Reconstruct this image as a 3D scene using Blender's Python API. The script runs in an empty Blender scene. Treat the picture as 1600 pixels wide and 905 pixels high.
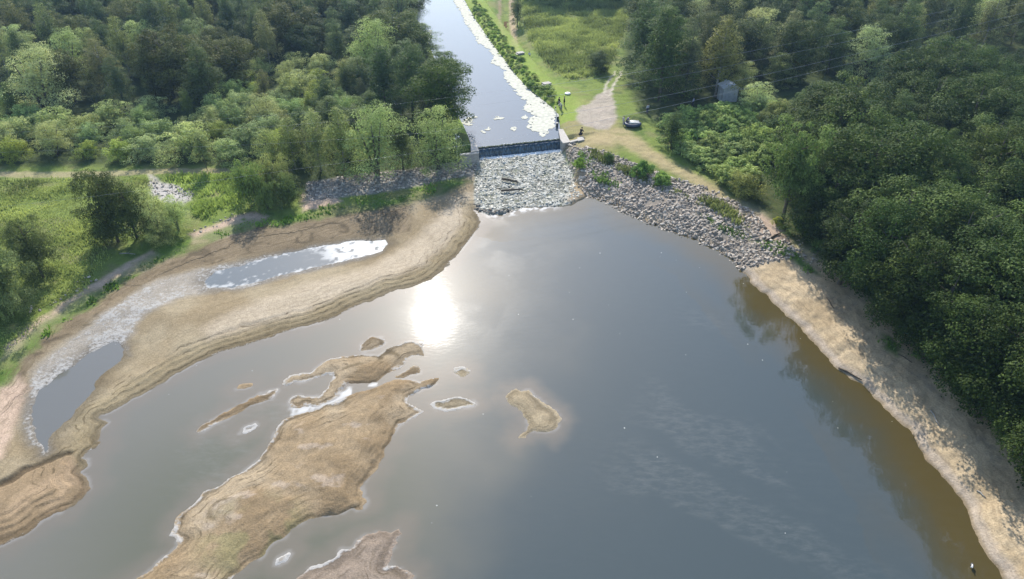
import bpy, bmesh, math, random
import numpy as np
from mathutils import Vector, Matrix, Euler
R = math.radians
rng = np.random.default_rng(7)
random.seed(7)
SC = bpy.context.scene
COL = SC.collection

# ------------------------------------------------------------------ camera
PITCH, HFOV, CAMH = R(35.0), R(72.0), 50.0
F = 800 / math.tan(HFOV / 2)
def P(u, v, z=0.0):
    """ground point seen at photo pixel (u, v) for a surface at height z"""
    xc = (u - 800) / F; yc = -(v - 452.5) / F
    d = (xc, math.cos(PITCH) + yc * math.sin(PITCH), -math.sin(PITCH) + yc * math.cos(PITCH))
    t = (z - CAMH) / d[2]
    return (d[0] * t, d[1] * t)
def PP(pts, z=0.0):
    return np.array([P(u, v, z) for u, v in pts], float)
cd = bpy.data.cameras.new('camera'); cam = bpy.data.objects.new('camera', cd); COL.objects.link(cam)
cam.location = (0, 0, CAMH); cam.rotation_euler = (math.pi / 2 - PITCH, 0, 0)
cd.sensor_fit = 'HORIZONTAL'; cd.angle = HFOV; cd.clip_start = 0.5; cd.clip_end = 9000
SC.camera = cam

# ------------------------------------------------------------------ light
SUN_EL, SUN_AZ = R(36.5), R(-7.9)           # azimuth from +Y towards +X
world = bpy.data.worlds.new('World'); SC.world = world; world.use_nodes = True
nt = world.node_tree
sky = nt.nodes.new('ShaderNodeTexSky'); sky.sky_type = 'NISHITA'; sky.sun_disc = False
sky.sun_elevation = SUN_EL; sky.sun_rotation = SUN_AZ
sky.air_density = 1.1; sky.dust_density = 0.7; sky.ozone_density = 1.2; sky.altitude = 50
nt.links.new(sky.outputs[0], nt.nodes['Background'].inputs[0])
nt.nodes['Background'].inputs[1].default_value = 0.145
sl = bpy.data.lights.new('sun', 'SUN'); so = bpy.data.objects.new('sun', sl); COL.objects.link(so)
sl.energy = 4.2; sl.angle = R(0.53); sl.color = (1.0, 0.95, 0.87)
sdir = Vector((math.sin(SUN_AZ) * math.cos(SUN_EL), math.cos(SUN_AZ) * math.cos(SUN_EL), math.sin(SUN_EL)))
so.rotation_euler = sdir.to_track_quat('Z', 'Y').to_euler(); so.location = (0, 0, 120)
SC.view_settings.view_transform = 'Standard'; SC.view_settings.look = 'None'
SC.view_settings.exposure = 0.86; SC.view_settings.gamma = 1.0
SC.view_settings.use_curve_mapping = False
SC.cycles.max_bounces = 6; SC.cycles.diffuse_bounces = 2; SC.cycles.glossy_bounces = 2
SC.cycles.transmission_bounces = 3; SC.cycles.transparent_max_bounces = 6; SC.cycles.volume_bounces = 0
SC.cycles.use_denoising = True
SC.cycles.sample_clamp_indirect = 6

# ------------------------------------------------------------------ noise
def _h(ix, iy, s):
    n = (ix.astype(np.int64) * 374761393 + iy.astype(np.int64) * 668265263 + s * 1442695041) & 0xffffffff
    n = ((n ^ (n >> 13)) * 1274126177) & 0xffffffff
    n = n ^ (n >> 16)
    return (n & 0xffff).astype(np.float32) / 65535.0
def vnoise(x, y, s=0):
    ix = np.floor(x); iy = np.floor(y); fx = x - ix; fy = y - iy
    fx = fx * fx * (3 - 2 * fx); fy = fy * fy * (3 - 2 * fy)
    a = _h(ix, iy, s); b = _h(ix + 1, iy, s); c = _h(ix, iy + 1, s); d = _h(ix + 1, iy + 1, s)
    return (a + (b - a) * fx) * (1 - fy) + (c + (d - c) * fx) * fy
def fbm(x, y, s=0, o=4):
    v = 0; a = 0.5; t = 0
    for i in range(o):
        v = v + a * vnoise(x, y, s + i * 17); t += a; a *= 0.5
        x, y = x * 2.03 * 0.8 - y * 2.03 * 0.6 + 3.1, x * 2.03 * 0.6 + y * 2.03 * 0.8 + 1.7
    return v / t
def ridged(x, y, s=0, o=3):
    v = 0; a = 0.5; t = 0
    for i in range(o):
        v = v + a * (1 - np.abs(2 * vnoise(x, y, s + i * 31) - 1)); t += a; a *= 0.5; x = x * 2.1; y = y * 2.1
    return v / t
def ss(a, b, x):
    t = np.clip((x - a) / (b - a), 0, 1); return t * t * (3 - 2 * t)
def mix(a, b, t): return a + (b - a) * t

BIG = 14.0
def sdist(x, y, poly, big=BIG):
    """signed distance (positive inside), exact within `big` metres of the outline's box"""
    out = np.full(x.shape, -big, np.float32)
    lo = poly.min(0) - big; hi = poly.max(0) + big
    sel = (x > lo[0]) & (x < hi[0]) & (y > lo[1]) & (y < hi[1])
    if not sel.any(): return out
    px = x[sel].astype(np.float32); py = y[sel].astype(np.float32)
    d2 = np.full(px.shape, 1e9, np.float32); ins = np.zeros(px.shape, bool)
    n = len(poly)
    for i in range(n):
        ax, ay = poly[i]; bx, by = poly[(i + 1) % n]
        ex, ey = bx - ax, by - ay; L = ex * ex + ey * ey
        if L < 1e-9: continue
        t = np.clip(((px - ax) * ex + (py - ay) * ey) / L, 0, 1)
        qx = px - ax - t * ex; qy = py - ay - t * ey
        np.minimum(d2, qx * qx + qy * qy, out=d2)
        c = (ay > py) != (by > py)
        if ey != 0: ins ^= c & (px < (bx - ax) * (py - ay) / ey + ax)
    d = np.sqrt(d2); out[sel] = np.where(ins, d, -d)
    return out

# ------------------------------------------------------------------ outlines, traced at ground level
LEFT_SHORE = [(800,300),(800,328),(775,333),(749,329),(742,325),(745,335),(750,347),(747,360),(737,372),(725,386),(717,395),(705,410),(690,425),(670,438),(640,448),(610,458),(580,470),(550,483),(525,496),(500,505),(470,512),(440,520),(400,533),(360,545),(330,555),(305,566),(285,578),(265,590),(250,600),(225,612),(205,622),(189,634),(172,643),(160,646),(154,652),(165,655),(170,661),(160,674),(153,684),(159,694),(152,700),(142,705),(128,715),(137,722),(137,728),(125,735),(135,748),(140,765),(130,769),(118,789),(98,799),(64,813),(40,833),(20,843),(0,851),(-80,880),(-300,960)]
left_poly = np.vstack([PP(LEFT_SHORE), [(-200,20),(-900,20),(-900,900),(-4,900),(-4,200),(1,112)]])
POND_A = PP([(609,383),(604,374),(585,374),(553,377),(511,384),(469,390),(422,401),(375,413),(337,424),(318,438),(326,449),(375,447),(437,431),(483,419),(525,409),(567,402),(598,392)], .05)
POND_B = PP([(194,546),(184,537),(175,537),(156,543),(125,565),(87,587),(62,609),(54,630),(51,651),(57,681),(67,698),(71,708),(77,704),(76,684),(93,668),(111,651),(130,627),(148,603),(156,587),(175,572),(187,562)], .05)
ISL = {
 'main': [(687,589),(682,594),(676,600),(664,604),(650,609),(638,615),(634,625),(640,632),(662,643),(649,651),(630,658),(620,668),(612,679),(608,692),(604,705),(593,720),(580,739),(565,758),(563,771),(574,779),(569,792),(548,792),(524,804),(505,808),(488,811),(480,813),(466,821),(456,826),(443,843),(431,850),(416,860),(404,870),(389,880),(375,897),(362,905),(330,940),(150,940),(195,915),(215,905),(240,887),(252,876),(264,867),(278,858),(284,851),(280,842),(271,833),(280,815),(284,802),(301,786),(328,765),(345,755),(362,745),(402,721),(412,710),(419,701),(425,688),(429,674),(436,664),(444,656),(456,651),(476,645),(500,636),(522,630),(540,622),(555,615),(570,609),(585,604),(608,596),(623,595),(638,596),(653,598),(672,591)],
 'upper': [(439,598),(450,587),(470,584),(488,581),(507,566),(533,559),(548,556),(563,555),(578,557),(593,557),(604,549),(612,542),(630,537),(646,534),(656,538),(662,535),(666,538),(661,543),(664,551),(662,557),(650,556),(638,559),(623,574),(612,580),(600,585),(578,598),(560,600),(544,600),(533,619),(522,625),(510,630),(495,633),(480,634),(466,638),(454,636),(452,628),(456,622),(465,619),(477,621),(488,621),(503,615),(514,608),(520,600),(525,593),(520,590),(514,589),(500,591),(488,595),(475,596),(461,596),(445,602)],
 'oval': [(555,548),(558,541),(563,536),(578,527),(590,527),(600,529),(601,533),(599,538),(590,544),(578,548),(566,551),(559,551)],
 'cigar': [(612,589),(618,585),(630,581),(640,576),(653,573),(658,576),(656,581),(648,584),(638,587),(625,590),(615,591)],
 'spit': [(311,675),(322,664),(335,656),(349,649),(366,638),(386,628),(403,618),(420,611),(429,607),(431,611),(428,619),(415,625),(401,630),(385,640),(368,649),(350,660),(334,668),(324,676),(315,679)],
 'scrap': [(373,677),(375,670),(383,666),(392,664),(401,661),(404,665),(398,671),(390,675),(380,679)],
 'chip': [(367,604),(371,600),(379,597),(390,596),(397,598),(390,603),(380,606),(370,607)],
 'flat': [(668,632),(679,627),(690,626),(698,623),(707,619),(717,617),(727,618),(735,621),(743,630),(735,634),(724,638),(710,639),(694,641),(684,638),(676,635)],
 'dot': [(708,581),(711,576),(718,575),(726,576),(734,580),(728,584),(719,586)],
 'comma': [(792,619),(796,609),(805,607),(815,610),(828,609),(835,617),(845,627),(858,634),(868,643),(874,654),(870,663),(862,671),(850,676),(840,677),(832,675),(826,677),(818,684),(811,685),(812,679),(820,675),(822,664),(818,655),(815,645),(806,638),(796,630)],
 'bottom': [(463,905),(475,896),(490,887),(507,876),(524,867),(540,857),(554,850),(561,842),(568,836),(580,834),(591,831),(603,832),(615,833),(629,825),(631,831),(617,843),(622,850),(613,857),(609,866),(607,883),(625,890),(640,893),(652,898),(645,907),(610,950),(440,950)],
 'fleck': [(433,880),(436,870),(444,866),(453,863),(456,867),(450,875),(441,882)],
}
ISL = {k: PP(v, .03) for k, v in ISL.items()}
RIGHT_SHORE = [(800,328),(830,324),(850,322),(879,320),(894,316),(901,311),(910,306),(922,308),(932,310),(945,313),(960,322),(980,335),(1000,343),(1025,352),(1050,362),(1075,370),(1100,382),(1120,390),(1140,402),(1152,413),(1165,430),(1185,450),(1210,475),(1235,500),(1260,525),(1285,553),(1310,577),(1347,604),(1377,630),(1397,651),(1421,671),(1427,683),(1431,698),(1446,718),(1465,742),(1482,760),(1499,779),(1507,793),(1512,809),(1517,826),(1524,843),(1534,857),(1546,870),(1566,905),(1610,970),(1680,1080)]
right_poly = np.vstack([PP(RIGHT_SHORE), [(60,-10),(900,-10),(900,900),(0,900),(0,200),(2,112)]])
APRON = PP([(747,246),(876,233),(884,250),(893,268),(899,285),(903,298),(910,305),(901,311),(894,316),(879,320),(850,321),(822,322),(808,326),(796,329),(775,334),(760,333),(749,329),(742,317),(740,300),(741,285),(742,270),(745,255)], .3)
SPIT = PP([(898,275),(915,285),(925,300),(915,306),(903,312),(893,317),(884,316),(888,300)], .2)
W0 = np.array(P(747, 240, 1.0)); W1 = np.array(P(876, 226, 1.0))     # weir wall line
WU = (W1 - W0) / np.linalg.norm(W1 - W0); WN = np.array([-WU[1], WU[0]])   # upstream normal
CHAN = np.vstack([[W0 - WN * .35], PP([(737,222),(728,200),(712,170),(696,130),(684,100),(672,70),(660,45),(652,30),(655,18),(655,0),(650,-30),(640,-70),(610,-110)], 1.9),
                  PP([(690,-110),(712,-60),(720,-25),(724,0),(731,13),(741,30),(756,52),(772,75),(790,98),(806,120),(822,137),(842,153),(860,168),(871,180),(873,200)], 1.9), [W1 - WN * .35]])
GRASS_L = np.vstack([PP([(747,250),(738,262),(722,278),(700,290),(680,301),(650,308),(610,316),(560,325),(520,334),(469,344),(430,350),(384,357),(340,372),(300,388),(270,398),(240,412),(190,443),(150,468),(110,495),(75,522),(45,548),(25,570),(8,590),(-10,610),(-60,660),(-200,740)], .7), [(-900,40),(-900,900),(-4,900),(-4,200),(2,113)]])
FOREST_R = np.vstack([PP([(1212,352),(1236,374),(1275,392),(1318,408),(1360,458),(1396,488),(1450,530),(1494,574),(1540,616),(1584,658),(1640,715),(1720,800)], 2.6), [(900,20),(900,900),(20,900)], PP([(985,0),(975,60),(975,120),(1000,175),(1040,205),(1075,245),(1110,268),(1155,300),(1185,325)], 2.6)])
FOREST_L = np.vstack([PP([(-300,243),(100,243),(250,242),(385,243),(420,300),(470,290),(560,268),(640,262),(715,245),(735,215),(700,150),(660,60),(640,0),(600,-90)], 2.4), [(-900,700)]])
RIPRAP_R = PP([(884,232),(905,240),(935,247),(960,256),(990,268),(1020,280),(1060,295),(1105,308),(1150,330),(1180,352),(1195,372),(1215,384),(1240,398),(1232,412),(1205,412),(1160,412),(1145,405),(1120,390),(1075,371),(1025,352),(980,335),(955,320),(945,313),(935,311),(925,305),(905,285),(895,262)], 1.0)
RIPRAP_L = PP([(478,277),(560,264),(640,257),(700,247),(735,241),(746,252),(740,264),(700,272),(640,284),(580,294),(520,301),(478,304)], 1.5)
GRAVEL_L = PP([(232,262),(250,270),(290,280),(300,290),(282,304),(250,299),(232,290),(227,275)], 2.2)
PINK = [PP(p, .8) for p in ([(12,535),(60,495),(110,462),(150,438),(190,412),(235,388),(250,394),(215,420),(160,452),(120,478),(80,505),(35,540),(5,560)],
        [(295,362),(330,350),(365,335),(400,328),(420,335),(405,350),(370,362),(335,374),(305,378)],
        [(472,300),(520,302),(535,312),(500,322),(470,330)], [(-10,600),(25,580),(40,600),(25,650),(0,700),(-30,740)])]
SAND_R = PP([(1172,335),(1192,333),(1222,350),(1235,372),(1205,372),(1180,352)], 2.4)
PATH_L = PP([(-200,250),(0,251),(120,251),(250,247),(330,246),(388,246),(388,252),(330,254),(250,256),(120,260),(0,260),(-200,260)], 2.4)
PATH_L2 = PP([(225,257),(236,257),(246,272),(236,272)], 2.3)
LOT = PP([(899,172),(908,165),(921,160),(931,150),(942,143),(950,139),(956,139),(956,150),(960,168),(963,183),(960,196),(950,203),(934,203),(915,198),(903,188)], 2.5)
DAMTRACK = PP([(925,208),(960,203),(985,205),(1010,225),(1050,252),(1090,275),(1130,298),(1165,322),(1190,345),(1182,348),(1150,325),(1110,300),(1070,280),(1030,258),(990,238),(950,226),(915,222)], 2.5)
DRYPATCH = PP([(873,182),(890,162),(905,155),(925,155),(965,190),(985,215),(960,240),(930,235),(900,226),(878,222)], 2.5)
RUTS = [PP(p, 2.5) for p in ([(944,146),(950,133),(957,121),(963,111),(961,111),(954,121),(947,133),(939,146)], [(954,150),(961,134),(968,120),(973,111),(970,111),(965,120),(957,134),(950,150)])]
REEDS = PP([(818,-20),(820,25),(826,50),(842,75),(853,90),(865,105),(877,117),(900,123),(925,119),(946,113),(953,98),(958,86),(966,68),(972,50),(978,28),(986,8),(990,-30)], 2.5)
BANKSHRUB = PP([(740,0),(752,12),(768,34),(785,58),(804,82),(822,108),(842,126),(856,141),(870,156),(874,166),(866,163),(845,149),(825,133),(809,116),(793,95),(775,71),(759,48),(740,20)], 2.3)
CRUST = PP([(609,381),(600,371),(553,375),(500,383),(450,391),(400,402),(340,414),(290,428),(250,440),(210,462),(165,492),(130,520),(90,550),(60,572),(45,600),(36,640),(42,680),(66,712),(85,705),(80,690),(60,680),(60,640),(75,610),(110,585),(160,548),(190,542),(200,556),(200,535),(232,495),(290,465),(330,455),(380,452),(440,437),(490,424),(530,413),(570,406),(600,394)], .1)
DARKMUD = PP([(520,336),(560,326),(640,316),(640,360),(560,368),(500,378),(420,392),(340,408),(280,425),(230,445),(180,475),(130,512),(80,545),(50,570),(35,600),(20,640),(0,660),(0,600),(40,552),(110,497),(190,443),(300,388),(384,358)], .4)
PALEBAR = PP([(735,300),(715,312),(690,335),(660,365),(620,395),(560,425),(480,445),(400,472),(350,495),(320,515),(330,530),(400,512),(470,492),(540,462),(600,440),(660,415),(700,385),(725,350),(742,325)], .3)
GREENBANK = PP([(510,322),(560,312),(610,300),(650,292),(690,285),(722,275),(735,280),(715,290),(690,302),(650,312),(600,322),(540,332),(430,350),(400,352),(430,342)], .8)
DITCH = PP([(-10,757),(15,745),(35,733),(55,725),(72,716),(90,709),(108,703),(110,706),(92,713),(74,722),(58,731),(38,741),(18,753),(-8,765)], .3)
GREEN_B = [PP(p, 1.2) for p in ([(1182,378),(1205,378),(1232,395),(1262,420),(1280,440),(1262,432),(1235,412),(1205,395)], [(1285,402),(1310,415),(1330,435),(1310,430)], [(1370,525),(1385,532),(1405,552),(1400,562),(1380,548)], [(1090,335),(1130,350),(1170,368),(1185,380),(1150,370),(1110,352)], [(895,245),(915,252),(950,280),(970,292),(945,290),(915,275)])]

# ------------------------------------------------------------------ terrain field
def field(x, y):
    x = np.asarray(x, np.float32); y = np.asarray(y, np.float32)
    f = {}
    near = ss(260, 200, np.abs(y)) * ss(260, 200, np.abs(x))
    wx = x + near * ((fbm(x / 1.3, y / 1.3, 3, 3) - .5) * 0.9 + (fbm(x / 6, y / 6, 5, 2) - .5) * 0.6)
    wy = y + near * ((fbm(x / 1.3, y / 1.3, 9, 3) - .5) * 0.9 + (fbm(x / 6, y / 6, 11, 2) - .5) * 0.6)
    n3 = fbm(x / 3, y / 3, 21, 4); n1 = fbm(x / .7, y / .7, 22, 3); n10 = fbm(x / 11, y / 11, 23, 3)
    f.update(wx=wx, wy=wy, n3=n3, n1=n1, n10=n10)
    S = lambda p, big=BIG: sdist(wx, wy, p, big)
    L = S(left_poly); Rr = S(right_poly); A = S(POND_A, 6); B = S(POND_B, 6)
    G = S(GRASS_L); ap = sdist(x, y, APRON, 6); ch = sdist(x, y, CHAN); sp = S(SPIT, 4)
    f.update(L=L, R=Rr, A=A, B=B, G=G, ap=ap, ch=ch)
    # left mud flat: ledges along the lake, gentle behind
    led = L + (n3 - .5) * .5
    q = led / .75; st = np.floor(q) + ss(.6, 1.0, q - np.floor(q))
    hl = np.where(L > 0, np.minimum(st * .14, .56) + .035 * np.clip(L - 3, 0, 20) * (1 + .0 * L), .3 * L)
    hl = hl + (n3 - .5) * .10 * ss(0, 2, L) + (n1 - .5) * .05 * ss(0, .6, L)
    hl = np.where(L > 0, np.maximum(hl, .02 + .03 * np.minimum(L, 1)), hl)
    hl = hl + 1.75 * ss(-2.0, 8, G)
    hl = hl + (n3 - .5) * .5 * ss(3, 8, G)
    for p in (A, B):
        d = -p
        hl = np.where(d > 0, np.minimum(hl, .02 + .085 * d), np.minimum(hl, .3 * d))
    dt = S(DITCH, 3); hl = np.where(dt > -.3, np.maximum(hl - .30 * ss(-.25, .15, dt), .02), hl); f['dt'] = dt
    # right bank
    hr = np.where(Rr > 0, 2.7 * (1 - np.exp(-np.clip(Rr, 0, 30) / 5.5)), .3 * Rr)
    q = (Rr + (n3 - .5) * .8) / .8; hr = hr + np.where(Rr > 0, .025 * (ss(.5, 1, q - np.floor(q)) - .5) * ss(.2, 1, Rr), 0)
    hr = hr + (n3 - .5) * .30 * ss(.5, 3, Rr) + (n1 - .5) * .16 * ss(.2, 2, Rr)
    h = np.maximum(hl, hr)
    isl = np.full(x.shape, -BIG, np.float32); iid = np.full(x.shape, -1, np.int32)
    for k, (nm, poly) in enumerate(ISL.items()):
        d = S(poly, 8)
        t = d > isl; isl = np.where(t, d, isl); iid = np.where(t, k, iid)
    amp = np.where((iid == 0), .62, np.where(iid == 1, .55, .30))
    q = (isl + (n3 - .5) * 1.2) / .5; st = np.floor(q) + ss(.5, 1, q - np.floor(q))
    hi = np.where(isl > 0, .03 + amp * (1 - np.exp(-st.clip(0) * .5 / 2.0)) * (.45 + 1.1 * n3) + (n1 - .5) * .07, .3 * isl)
    hi = np.where(isl > 0, np.maximum(hi, .025), hi)
    h = np.maximum(h, hi); f.update(isl=isl, iid=iid)
    # channel bed, banks
    land = np.maximum(ss(4, 10, G), 0)
    h = np.where(ch > -9, np.maximum(h, np.where((ch < 0) & (ch > -9), np.minimum(2.5, 1.9 + .45 * (-ch)) * ss(9, 5, -ch), h)), h) if False else h
    up = (x - W0[0]) * WN[0] + (y - W0[1]) * WN[1]          # metres upstream of the weir
    f['up'] = up
    h = np.where((up > 0) & (ch <= 0) & (ch > -6), np.maximum(h, np.minimum(2.55, 1.95 + .4 * (-ch))), h)
    h = np.where(ch > -.4, mix(h, 0.9, ss(-.4, .5, ch)), h)
    # rocky apron below the weir
    tt = np.clip(-up / 11.0, 0, 1)
    ha = mix(.66, .12, tt) + (n1 - .5) * .34 + (n3 - .5) * .26 - .1 * ss(1.5, 0, ap)
    h = np.where(ap > -1.2, mix(h, ha, ss(-1.2, .5, ap) * ss(.6, -.1, up)), h)
    h = np.where(sp > -1, np.maximum(h, mix(h, .35 + (n1 - .5) * .2, ss(-.4, .4, sp))), h); f['sp'] = sp
    f['h'] = h
    return f
def ground_z(x, y):
    return field(np.array([x], float), np.array([y], float))['h'][0]

# fan shaped grid: finer where nearer, running on to the horizon
ys = [-900., -200., -40., 0., 14.]
yy = 22.
while yy < 262: ys.append(yy); yy += .115 + .0016 * yy
ys += [262, 275, 300, 350, 450, 700, 1300, 3000, 6000]
ys = np.array(ys)
sx = np.concatenate([[-30, -8, -3, -1.6, -1.25, -1.1], np.linspace(-1.02, 1.02, 860), [1.1, 1.25, 1.6, 3, 8, 30]])
wv = .80 * np.sqrt(ys ** 2 + 2500) + 8
GX = np.clip(sx[None, :] * wv[:, None], -6000, 6000).astype(np.float32); GY = np.repeat(ys[:, None], len(sx), 1).astype(np.float32)
shp = GX.shape
T = field(GX.ravel(), GY.ravel())
x, y, h = GX.ravel(), GY.ravel(), T['h']
wx, wy, n1, n3, n10 = T['wx'], T['wy'], T['n1'], T['n3'], T['n10']
h = h + np.where((np.abs(x) > 300) | (y > 300), 0, 0)
M = lambda p, s=.5, big=6: ss(-s, s, sdist(wx, wy, p, big))
def C(*c): return np.array(c, np.float32)[None, :]
def lay(col, c, m): return col + (np.asarray(c, np.float32) - col) * np.clip(m, 0, 1)[:, None]
n4 = fbm(x / .35, y / .35, 40, 2); n2 = fbm(x / 1.6, y / 1.6, 41, 3); n6 = fbm(x / 5, y / 5, 42, 3)
L, Rr, G, isl, iid = T['L'], T['R'], T['G'], T['isl'], T['iid']
# --- grassland and forest floor
col = mix(C(.12, .175, .032), C(.185, .215, .055), n6[:, None])
col = lay(col, C(.17, .165, .07), ss(.52, .72, n3) * .7)
col = lay(col, C(.055, .095, .022), ss(.55, .75, n2) * .6)
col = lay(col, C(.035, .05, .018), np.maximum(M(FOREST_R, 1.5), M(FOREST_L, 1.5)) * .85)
# --- left mud flat
mud = mix(C(.30, .245, .16), C(.245, .19, .115), ss(.3, .7, n6)[:, None])
mud = lay(mud, C(.40, .33, .24), M(PALEBAR, 1.2) * (.6 + .6 * n3))
dm = M(DARKMUD, 1.0)
mud = lay(mud, mix(C(.15, .115, .072), C(.235, .18, .115), n2[:, None]), dm * .95)
ck = ss(.80, .93, ridged(x / 2.6, y / 2.6, 60, 2)); mud = lay(mud, C(.09, .07, .045), ck * dm * .8)
cr = M(CRUST, .7)
mud = lay(mud, C(.29, .26, .22), cr * .85)
mud = lay(mud, C(.34, .30, .25), cr * ss(.62, .75, fbm(x / .5, y / .5, 62, 3)) * .6)
led = np.sin((L + (n3 - .5) * .9) / .38 * 2 * np.pi)
lz = ss(.2, .5, L) * ss(3.2, 1.8, L) * (1 - cr)
mud = lay(mud, C(.25, .20, .115), ss(.0, .4, L) * ss(2.8, 1.6, L) * .55)
mud = lay(mud, C(.115, .09, .055), ss(-.35, .1, T['dt']) * .9)
mud = lay(mud, C(.055, .09, .02), M(GREENBANK, 1.2) * ss(.35, .55, n2 + .25) * .95)
low = M(PP([(0,760),(40,735),(110,712),(140,765),(100,800),(20,845),(-60,870),(-60,780)]), .5)
mud = lay(mud, mix(C(.33, .235, .145), C(.24, .17, .10), ss(.4, .65, n3)[:, None]), low * .85)
lm = np.clip(ss(-1.2, -.4, L) * ss(1.5, -.5, G + (n2 - .5) * 3), 0, 1)
col = np.where((L > -3)[:, None], lay(col, mud, lm), col)
# sand and gravel strips on the left bank
for k, p in enumerate(PINK):
    col = lay(col, mix(C(.47, .345, .26), C(.40, .30, .215), n2[:, None]), M(p, .6) * ss(.2, .45, n2 + .12))
edge = ss(-1.0, .3, G + (n2 - .5) * 2) * ss(3.2, 1.2, G + (n3 - .5) * 2)
col = lay(col, mix(C(.085, .15, .024), C(.17, .175, .07), ss(.4, .62, n3)[:, None]), edge * .75 * (L > 0))
col = lay(col, C(.40, .37, .33), M(GRAVEL_L, .5)); col = lay(col, C(.26, .235, .205), M(RIPRAP_L, .7) * .9)
tr = M(PATH_L, .35); col = lay(col, C(.30, .255, .145), tr * (.55 + .5 * n2)); col = lay(col, C(.36, .33, .25), M(PATH_L2, .3))
# --- right bank
sand = mix(C(.43, .335, .215), C(.34, .26, .16), ss(.35, .65, n6)[:, None])
sr = np.sin((Rr + (n3 - .5) * 1.3) / .75 * 2 * np.pi)
sand = lay(sand, C(.30, .28, .25), ss(7, 11, Rr) * .6)
sand = lay(sand, C(.17, .15, .12), ss(.6, .75, fbm(x / 1.1, y / 1.1, 66, 4)) * ss(3.5, 6, Rr) * .7)
sand = lay(sand, C(.36, .30, .24), ss(1.3, .6, Rr) * ss(.05, .3, Rr) * .8)
br = ss(-.5, .4, Rr) * (1 - M(FOREST_R, 1.6, 10)) * ss(60, 78, -y + 160)
fr = P(1130, 395)
brm = ss(-4, 4, (x - fr[0]) - (y - fr[1]) * .75 + 3)
col = lay(col, sand, ss(-1.2, -.4, Rr) * ss(14, 10.5, Rr + n3 * 2) * brm * (1 - M(FOREST_R, 2., 8)))
damn = ss(-.5, .4, Rr) * (1 - brm)
rip = M(RIPRAP_R, .5)
col = lay(col, mix(C(.33, .27, .20), C(.22, .195, .17), n2[:, None]), rip)
col = lay(col, C(.36, .28, .18), ss(1.3, .5, Rr) * ss(-1.2, -.4, Rr) * (1 - brm))
col = lay(col, C(.27, .225, .11), M(DRYPATCH, 1.5) * (.35 + .9 * n3))
tk = M(DAMTRACK, 1.0); col = lay(col, C(.345, .275, .15), tk * ss(.3, .6, n3 + .1) * .85)
lush = (M(REEDS, 2.5, 10) < .3) * ss(-10, -3, T['ch']) * (T['up'] > 6)
col = lay(col, mix(C(.175, .275, .032), C(.24, .27, .065), n3[:, None]), lush * (T['ch'] < 0) * (x > -14) * .9)
col = lay(col, mix(C(.14, .16, .05), C(.20, .20, .08), n3[:, None]), M(REEDS, 1.0))
col = lay(col, mix(C(.38, .325, .27), C(.31, .265, .215), n2[:, None]), M(LOT, .5) * (.9 + .1 * n3))
for p in RUTS: col = lay(col, C(.42, .38, .30), M(p, .25))
col = lay(col, mix(C(.44, .33, .25), C(.36, .27, .20), n2[:, None]), M(SAND_R, .5))
for p in GREEN_B: col = lay(col, C(.075, .125, .028), M(p, .5) * ss(.35, .55, n2 + .1))
# --- apron and spit
app = mix(C(.24, .24, .19), C(.44, .44, .40), ss(.35, .65, n1)[:, None])
app = lay(app, C(.17, .18, .12), ss(.55, .7, fbm(x / .8, y / .8, 70, 3)) * .8)
app = lay(app, C(.66, .66, .63), ss(-2.6, -.8, T['up']) * .7)
col = lay(col, app, ss(-.3, .3, T['ap'])); col = lay(col, C(.30, .225, .14), ss(-.4, .4, T['sp']) * .9)
# --- islands
im = mix(C(.29, .215, .13), C(.23, .165, .095), ss(.35, .65, n3)[:, None])
im = lay(im, C(.36, .285, .19), ss(.5, .7, n6) * .8)
im = lay(im, C(.43, .36, .30), ss(.63, .75, fbm(x / 1.9, y / 1.1, 75, 4)) * .4 * ss(1, 2.5, isl))
gp = P(400, 845); im = lay(im, C(.19, .20, .08), ss(6, 2, np.hypot(x - gp[0], (y - gp[1]) * 1.1)) * ss(.42, .6, n2) * .4)
sil = np.sin((isl + (n3 - .5) * 1.6 + (n10 - .5) * 4) / .55 * 2 * np.pi)
hk = ss(.84, .95, ridged(x / 4, y / 2.4, 77, 2)); im = lay(im, C(.12, .09, .05), hk * ss(.5, .62, n6) * .7)
rim = ss(.32, .04, isl + (n2 - .5) * .6)
small = np.isin(iid, [5, 11]); pale = np.isin(iid, [7, 8, 9, 10])
im = lay(im, C(.36, .30, .20), (pale & (iid < 10)) * .7); im = lay(im, C(.25, .20, .16), (iid == 10) * .8)
im = lay(im, C(.42, .38, .33), small * .8)
col = lay(col, im, ss(-1.1, -.4, isl))
# wet band right at the water
wet = ss(.20, .03, h) * (h > -.4) * (T['up'] < 0)
col = col * (1 - .42 * (wet * (1 - rim * (isl > -1)))[:, None])
col = col * (.86 + .28 * n4)[:, None]
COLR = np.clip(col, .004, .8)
land3 = [L * (G < 2), isl, Rr * brm]
DIST = np.where(isl > -.6, isl, np.where(Rr > -.5, Rr, np.where(G > -2.5, G + 20, L))).astype(np.float32)
LEDM = np.where(isl > -.6, ss(.05, .5, isl) * ss(5.5, 2.0, isl) * (.25 + .9 * ss(.42, .6, n6)) + .0,
        np.where(Rr > -.5, .12 * ss(.25, .8, Rr) * ss(13, 7, Rr) * br, ss(.15, .5, L) * ss(4.0, 2.4, L + (n10 - .5) * 2) * (1 - cr) * 1.3 + dm * .7 * (G < .5) * (1 - cr)))
LEDM = np.where((T['up'] > -11) & (x > -6) & (x < 14) | (G > 1.0) & (Rr < -.5), 0, LEDM).clip(0, 1).astype(np.float32)
STRK = np.where(Rr > -.5, ss(.25, .9, Rr) * brm * .42, np.where((G < 1) & (L > 0), .28 * ss(2.5, 5, L) + .5 * dm, .28 * (isl > 0))).astype(np.float32)
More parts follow.
